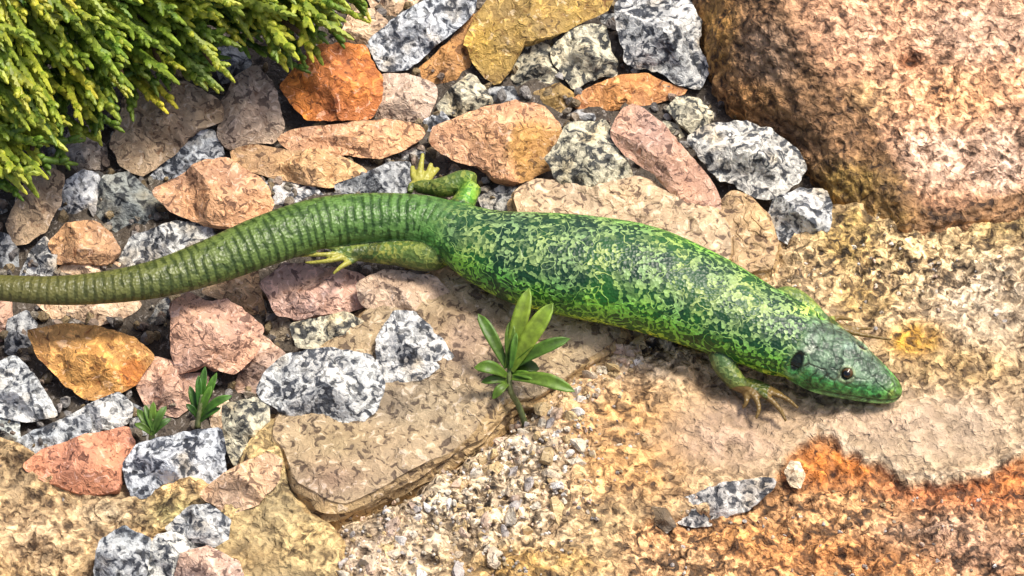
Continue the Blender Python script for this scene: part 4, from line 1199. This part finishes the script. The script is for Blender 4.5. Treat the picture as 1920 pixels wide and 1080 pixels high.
def mat_skin():
    m, t, b = new_mat('lizard_skin')
    c = attr(t, 'Col').outputs['Color']
    pt = attr(t, 'Pat').outputs['Fac']
    tl = attr(t, 'Tail').outputs['Fac']
    hd = attr(t, 'Head').outputs['Fac']
    suv = attr(t, 'Suv').outputs['Vector']
    pos, w = warped(t, 1.2, 0.35)
    # network of bright scales on dark skin
    pos2, w2 = warped(t, 2.2, 0.7)
    vs_ = voro(t, w, 0.8)
    rs = rand_of(t, vs_)
    cp = vs_.outputs['Position']
    nb, _ = noise_tex(t, cp, 4.0, 1.5, 0.5, 1.0)
    wa = ramp(t, maths(t, 'ABSOLUTE', maths(t, 'SUBTRACT', nb, 0.5)), [(0.022, 1.0), (0.040, 0.0)])
    blob = ramp(t, nb, [(0.60, 0.0), (0.66, 0.35)])
    nl, _ = noise_tex(t, w2, 4.4, 1.2, 0.5, 0.8)
    wl = ramp(t, maths(t, 'ABSOLUTE', maths(t, 'SUBTRACT', nl, 0.49)), [(0.010, 1.0), (0.028, 0.0)])
    odd = ramp(t, rs[0], [(0.86, 0.0), (0.9, 0.8)])
    dot = ramp(t, rs[1], [(0.16, 0.15), (0.20, 1.0)])
    mask = maths(t, 'MULTIPLY', maths(t, 'MAXIMUM', maths(t, 'MAXIMUM', wa, blob), odd), dot)
    mask = maths(t, 'MULTIPLY', maths(t, 'MAXIMUM', mask, wl), ramp(t, rs[2], [(0.0, 0.6), (1.0, 1.0)]))
    big, _ = noise_tex(t, pos, 12, 2)
    dark = mix(t, 1.0, c, ramp(t, big, [(0.4, (0.05, 0.14, 0.2)), (0.62, (0.16, 0.36, 0.25))]), 'MULTIPLY')
    bright = mix(t, 1.0, c, ramp(t, big, [(0.35, (2.2, 1.75, 2.2)), (0.65, (3.7, 2.15, 2.0))]), 'MULTIPLY')
    patt = mix(t, mask, dark, bright)
    col = mix(t, pt, c, patt)
    # whorls of the tail
    sx = node(t, 'ShaderNodeSeparateXYZ'); t.links.new(suv, sx.inputs[0])
    jit, _ = noise_tex(t, pos, 5, 2)
    ph = maths(t, 'ADD', maths(t, 'MULTIPLY', sx.outputs[0], 1000 / 2.2), maths(t, 'MULTIPLY', jit, 0.7))
    fr = maths(t, 'FRACT', ph)
    ring = ramp(t, fr, [(0.0, 0.0), (0.14, 0.3), (0.36, 1.0), (0.8, 0.8), (1.0, 0.0)])
    brk, _ = noise_tex(t, pos, 4.0, 2)
    ring = maths(t, 'MAXIMUM', ring, ramp(t, brk, [(0.50, 0.0), (0.60, 0.85)]))
    row = maths(t, 'FLOOR', ph)
    ka = maths(t, 'FRACT', maths(t, 'ADD', maths(t, 'MULTIPLY', sx.outputs[1], 1000 / 0.95), maths(t, 'MULTIPLY', row, 0.5)))
    keel = ramp(t, ka, [(0.0, 0.25), (0.25, 1.0), (0.75, 1.0), (1.0, 0.25)])
    tn, _ = noise_tex(t, pos, 2.0, 2)
    tmask = maths(t, 'MULTIPLY', ring, ramp(t, tn, [(0.36, 0.25), (0.54, 1.0)]))
    tcol = mix(t, tmask, mix(t, 1.0, c, (0.30, 0.38, 0.30), 'MULTIPLY'), mix(t, 1.0, c, (1.5, 1.4, 1.4), 'MULTIPLY'))
    tcol = mix(t, 0.35, tcol, keel, 'MULTIPLY')
    # the whorls fade where the tail thins
    fade = ramp(t, maths(t, 'MULTIPLY', sx.outputs[0], 4.0), [(0.20, 0.25), (0.38, 1.0)])
    col = mix(t, maths(t, 'MULTIPLY', tl, fade), col, tcol)
    # shields of the head
    v3 = voro(t, w, 3.9, 'DISTANCE_TO_EDGE')
    seam = ramp(t, v3.outputs['Distance'], [(0.0, 0.30), (0.09, 1.0)])
    n4, _ = noise_tex(t, w, 2.6, 2.5, 0.6, 1.0)
    hcol = mix(t, 1.0, mix(t, 0.5, c, seam, 'MULTIPLY'), ramp(t, n4, [(0.34, 0.35), (0.48, 0.95), (0.64, (2.4, 2.3, 2.2))]), 'MULTIPLY')
    col = mix(t, hd, col, hcol)
    t.links.new(col, b.inputs['Base Color'])
    b.inputs['Roughness'].default_value = 0.42
    b.inputs['Specular IOR Level'].default_value = 0.45
    sc = voro(t, pos, 0.8)
    bump(t, b, [(maths(t, 'MULTIPLY', ring, tl), 0.35, 0.8), (maths(t, 'MULTIPLY', mask, pt), 0.35, 0.6),
                (maths(t, 'MULTIPLY', seam, hd), 0.4, 0.7), (sc.outputs['Distance'], 0.35, 0.5)])
    return m
lizo = link('lizard', lz, mat_skin())
tag(lizo, 'bright green lizard with dark speckled back stretched over the stones', 'lizard')

# eyes (parts): ball with an amber iris and a black pupil
def mat_plain(name, c, rough, spec=0.5):
    m, t, b = new_mat(name)
    g = node(t, 'ShaderNodeNewGeometry')
    n, _ = noise_tex(t, g.outputs['Position'], 0.5, 2)
    t.links.new(mix(t, 1.0, c, ramp(t, n, [(0.3, 0.7), (0.7, 1.3)]), 'MULTIPLY'), b.inputs['Base Color'])
    b.inputs['Roughness'].default_value = rough
    b.inputs['Specular IOR Level'].default_value = spec
    return m
M_EYE = mat_plain('eye_iris', (0.09, 0.05, 0.018), 0.15)
M_PUP = mat_plain('eye_pupil', (0.004, 0.004, 0.004), 0.05, 0.8)
for q, sgn in EYES:
    bm = bmesh.new(); bmesh.ops.create_uvsphere(bm, u_segments=24, v_segments=16, radius=0.00150)
    me = bpy.data.meshes.new('eye'); bm.to_mesh(me); bm.free()
    me.polygons.foreach_set('use_smooth', [True] * len(me.polygons))
    e = link('eye', me, M_EYE, lizo)
    inward = -unit(HLAT * sgn * 0.85 + HUP * 0.45)
    e.location = q + inward * (0.00105 if sgn > 0 else 0.0017)
    bm = bmesh.new(); bmesh.ops.create_uvsphere(bm, u_segments=20, v_segments=12, radius=0.00118)
    me = bpy.data.meshes.new('pupil'); bm.to_mesh(me); bm.free()
    me.polygons.foreach_set('use_smooth', [True] * len(me.polygons))
    p = link('pupil', me, M_PUP, e)
    p.location = -inward * 0.00050

# ------------------------------------------------------------------ conifer
def tube(V, F, Cc, pts, rad, n, col):
    """a shoot of overlapping scale leaves"""
    pts = np.asarray(pts); base = len(V)
    T = np.gradient(pts, axis=0)
    for i, (p, r) in enumerate(zip(pts, rad)):
        t = unit(T[i])
        a = np.cross(t, (0.3, 0.2, 1.0)); a = unit(a); b = np.cross(t, a)
        for j in range(n):
            f = 2 * math.pi * (j + 0.5 * (i % 2)) / n
            rr = r * (1.0 + 0.10 * ((i + j) % 2))
            V.append(p + (a * math.cos(f) + b * math.sin(f)) * rr)
            Cc.append(col[i] if hasattr(col[0], '__len__') else col)
    for i in range(len(pts) - 1):
        for j in range(n):
            j2 = (j + 1) % n
            F.append((base + i * n + j, base + i * n + j2, base + (i + 1) * n + j2, base + (i + 1) * n + j))
    F.append(tuple(base + (len(pts) - 1) * n + j for j in range(n)))
    F.append(tuple(base + j for j in range(n))[::-1])

def sprig_mesh(seed):
    """a flat spray: main shoot along +X with short side shoots set forwards, 10 mm long"""
    rg = np.random.default_rng(seed + 100)
    V, F, C = [], [], []
    def shoot(p0, d, L, r, bend):
        k = max(8, int(L / 0.00055))
        t = np.linspace(0, 1, k)
        pts = p0 + np.outer(t * L, d) + np.outer(t ** 2 * L * 0.25, bend)
        saw = 1 + 0.07 * ((np.arange(k) % 2) * 2 - 1)
        rad = r * saw * np.clip(1.15 - 0.75 * t ** 4, 0.1, 2)
        rad[-1] *= 0.5
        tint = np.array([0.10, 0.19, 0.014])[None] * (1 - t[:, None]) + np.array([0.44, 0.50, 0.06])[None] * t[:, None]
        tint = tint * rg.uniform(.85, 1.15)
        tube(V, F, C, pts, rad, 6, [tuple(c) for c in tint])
        return pts
    L = rg.uniform(0.013, 0.019)
    main = shoot(np.zeros(3), np.array([1., 0, 0]), L, 0.00078, np.array([0, rg.uniform(-.3, .3), rg.uniform(-.4, .1)]))
    m = rg.integers(4, 8)
    for i in range(m):
        t = 0.12 + 0.78 * (i + rg.uniform(0, .6)) / m
        p = main[int(t * (len(main) - 1))]
        sgn = 1 if (i + seed) % 2 else -1
        a = math.radians(rg.uniform(24, 44)) * sgn
        d = unit([math.cos(a), math.sin(a), rg.uniform(-.1, .5)])
        l = rg.uniform(.0013, .0024) + (0.0035 * (1 - t) if rg.random() < .3 else 0)
        shoot(p, d, l, 0.00066, np.array([.5, -.3 * sgn, 0]))
    me = mesh_from('sprig', V, F, np.array(C))
    me.set_sharp_from_angle(angle=math.radians(50))
    me.materials.append(M_CONIFER)
    return me
SPRIGS = [sprig_mesh(i) for i in range(12)]

root = bpy.data.objects.new('conifer_shrub', None)
COL.objects.link(root)
base = P(150, -150, GZ)
root.location = base
tag(root, 'low bright yellow-green conifer spreading over the gravel', 'shrub')
M_BARK = mat_plain('conifer_bark', (0.10, 0.065, 0.035), 0.9, 0.2)
# edge of the crown: column -> lowest row it reaches
ex = [-60, 0, 40, 100, 150, 215, 225, 290, 320, 350, 425, 440, 470, 500, 530, 560, 600, 660, 700]
ey_ = [400, 385, 370, 310, 262, 262, 205, 195, 165, 165, 180, 140, 80, 110, 160, 120, 105, 62, 25]
def crown_h(px, py):
    lim = np.interp(px, ex, ey_)
    return np.clip((lim - py) / 260.0, 0, 1.2)
cnt = 0
tries = 0
while cnt < 298 and tries < 9000:
    tries += 1
    px = random.uniform(-70, 690); py = random.uniform(-110, 390)
    lim = np.interp(px, ex, ey_)
    # the tip of a shoot lands here; keep it inside the outline
    if py > lim - 3: continue
    if 400 < px < 470 and 75 < py < 160 and random.random() < .97: continue
    edge = (lim - py)
    layer = random.random()
    z = 0.010 + 0.030 * crown_h(px, py) + 0.010 * layer - (0.006 if edge < 40 else 0)
    # shoots fan out from the bush, mostly downwards and to the right of it
    dirpx = np.array([px + 230, (py + 330) * 0.9])
    ang_ = math.atan2(dirpx[1], dirpx[0]) + random.gauss(0, .16)
    if px > 440: ang_ = math.radians(random.gauss(28 if py < 60 else 42, 14))
    if px < 130 and py > 200: ang_ = math.radians(random.gauss(38, 18))
    dx, dy = math.cos(ang_), -math.sin(ang_) / math.sin(PITCH)
    droop = random.uniform(-.45, .15) if edge > 40 else random.uniform(-.55, -.1)
    d = unit([dx, dy, droop])
    L = random.uniform(.95, 1.4)
    tip = P(px, py, z)
    me = random.choice(SPRIGS)
    length = 0.0135 * L
    p0 = tip - d * length
    if p0[2] < GZ + .004: continue
    o = link('sprig', me, None, root)
    upr = unit(np.array([random.gauss(0, .35), random.gauss(-.25, .3), 1.0]))
    y = unit(np.cross(upr, d)); zz = np.cross(d, y)
    Mx = Matrix(((d[0], y[0], zz[0], p0[0] - base[0]), (d[1], y[1], zz[1], p0[1] - base[1]), (d[2], y[2], zz[2], p0[2] - base[2]), (0, 0, 0, 1)))
    o.matrix_local = Mx @ Matrix.Scale(L, 4)
    cnt += 1
# woody branches inside
V, F, C = [], [], []
for k in range(9):
    tx, ty = [(-30, 300), (60, 280), (150, 200), (230, 150), (300, 120), (400, 120), (470, 40), (560, 60), (640, 20)][k]
    A = np.array([base + (0, 0, .004), base * .6 + P(tx, ty, .02) * .4 + (0, 0, .012), P(tx, ty, .016 + .018 * crown_h(tx, ty))])
    c = catmull(A, 10)
    me_r = np.linspace(.0024, .0006, len(c))
    vb, fb, cb = [], [], []
    tube(vb, fb, cb, c - base, me_r, 7, [(.10, .065, .035)] * len(c))
    link('branch', mesh_from('branch', vb, fb, np.array(cb)), M_BARK, root)
# the close inner mass of shoots, tinted darker for the shade inside
def inner():
    VV, FF, CC, b0 = [], [], [], 0
    src = []
    for me in SPRIGS[:6]:
        v = np.array([x.co for x in me.vertices])
        c = np.empty(len(v) * 4); me.attributes['Col'].data.foreach_get('color', c)
        src.append((v, [tuple(p.vertices) for p in me.polygons], c.reshape(-1, 4)[:, :3]))
    n = 0
    while n < 330:
        px = random.uniform(-90, 670); py = random.uniform(-140, 370)
        lim = np.interp(px, ex, ey_)
        if py > lim - 22 or (395 < px < 480 and 60 < py < 165): continue
        z = 0.004 + 0.026 * crown_h(px, py) + 0.006 * random.random()
        a_ = random.gauss(.9, .6)
        d = unit([math.cos(a_), -math.sin(a_) * 1.2, random.uniform(-.5, .3)])
        y = unit(np.cross(unit(RNG.normal(size=3) * .5 + (0, 0, 1)), d)); zz = np.cross(d, y)
        v, f, c = random.choice(src)
        w = v @ np.array([d, y, zz]) * random.uniform(.8, 1.2) + P(px, py, z) - d * .012
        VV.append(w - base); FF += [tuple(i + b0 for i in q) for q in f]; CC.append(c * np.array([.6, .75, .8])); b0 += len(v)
        n += 1
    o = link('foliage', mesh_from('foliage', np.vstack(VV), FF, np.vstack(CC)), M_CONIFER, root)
    o['kind'] = 'stuff'
inner()

# ------------------------------------------------------------------ seedlings
def leaf_mesh(p0, p1, width, lift, col, org, side_bias=0.0):
    """blade from p0 to p1: tapering, folded along the midrib, arched; with thickness"""
    p0, p1 = np.asarray(p0), np.asarray(p1)
    d = p1 - p0; L = np.linalg.norm(d); d = d / L
    side = unit(np.cross(d, unit(TOCAM + np.array([side_bias, 0, .6]))))
    nrm = unit(np.cross(side, d))
    if nrm @ TOCAM < 0: nrm = -nrm
    V, F, C = [], [], []
    n = 11
    for k in range(n):
        t = k / (n - 1)
        w = width * (0.30 + 0.70 * math.sin(min(1, t * 1.25 + .05) * math.pi / 2)) * max(0.0, 1 - t ** 5) ** .7 * .5 + 0.00006
        c = p0 + d * (L * t) + np.array([0, 0, 1]) * (lift * math.sin(t * math.pi)) - nrm * (0.0008 * t ** 3)
        prof = [(-1, .38), (-.55, .16), (0, -.06), (.55, .16), (1, .38)]
        for x, h in prof:
            V.append(c + side * (w * x) + nrm * (w * h)); C.append(np.array(col) * (.9 + .3 * abs(x)) * (.85 + .3 * t))
        for x, h in prof:
            V.append(c + side * (w * x * .97) + nrm * (w * h - .00022)); C.append(np.array(col) * .9)
    for k in range(n - 1):
        a, b = k * 10, (k + 1) * 10
        for j in range(4):
            F.append((a + j, a + j + 1, b + j + 1, b + j))
            F.append((a + 5 + j, b + 5 + j, b + 6 + j, a + 6 + j))
        F.append((a, b, b + 5, a + 5)); F.append((a + 4, a + 9, b + 9, b + 4))
    V = np.array(V) - org
    return mesh_from('leaf', V, F, np.array(C))

def seedling(name, label, base_px, stem, leaves, z0, col, group=None):
    org = P(*base_px, z0)
    r = bpy.data.objects.new(name, None); COL.objects.link(r); r.location = org
    tag(r, label, 'plant', group)
    A = np.array([P(x, y, z / 1000) for x, y, z in stem])
    c = catmull(A, 8)
    V, F, C = [], [], []
    tube(V, F, C, c - org, np.linspace(.00075, .00055, len(c)), 8, [(.30, .30, .13)] * len(c))
    link('stem', mesh_from('stem', V, F, np.array(C)), M_LEAF, r)
    for (x0, y0, z0_, x1, y1, z1, w, lf, cc) in leaves:
        link('leaf', leaf_mesh(P(x0, y0, z0_ / 1000), P(x1, y1, z1 / 1000), w * PXM, lf / 1000, np.array(col) * cc, org), M_LEAF, r)

seedling('seedling', 'leafy green seedling with narrow pointed leaves growing at the slab edge', (985, 795),
         [(985,797,-4),(972,760,0),(958,735,4),(955,700,7),(960,650,11),(966,628,13)],
         [(952,690,8, 992,540,20,33,1.0,1.0),(958,695,8, 1036,568,19,36,1.0,1.05),(950,690,8, 897,588,15,25,1.0,.85),(958,690,8, 1067,634,15,26,1.4,.95),
          (950,705,7, 892,688,11,26,1.6,.85),(960,708,7, 1076,732,10,28,1.8,1.05),(955,690,8, 958,602,16,22,.6,.8),(960,700,7, 1002,708,10,14,.6,1.35),
          (962,690,7, 1010,690,8,26,.8,.7),(952,720,6, 925,745,6,18,.8,.7),(958,690,9, 968,625,15,13,.4,1.3),(950,715,6, 905,715,8,16,.8,.75)],
         -.004, (.13, .24, .03))
seedling('seedling', 'taller narrow-leaved seedling between the pink stone and box-shaped granite', (370, 800),
         [(370,802,-1),(374,770,3),(380,740,6)],
         [(372,790,1, 384,688,10,16,.6,1.0),(374,785,1, 405,700,9,15,.6,.9),(372,785,1, 356,725,7,15,.6,.8),(376,780,2, 432,742,7,16,1.2,1.05),(374,780,2, 395,725,8,14,.6,1.1),
          (372,785,1, 352,760,5,13,.8,.8),(374,770,3, 372,705,9,13,.5,1.2),(376,790,1, 410,765,5,12,.7,.9)],
         -.002, (.10, .21, .025))
seedling('seedling', 'shorter narrow-leaved seedling above the box-shaped granite stone', (284, 822),
         [(284,824,-1),(286,800,2),(288,785,4)],
         [(285,815,1, 258,768,5,16,1,.8),(285,815,1, 310,762,6,15,1,.9),(286,812,1, 287,755,7,14,.5,1),(285,815,1, 255,795,4,13,.8,.75),(286,815,1, 318,785,4,13,.8,.9),(286,808,2, 272,760,6,12,.5,1.1)],
         -.002, (.09, .19, .03))
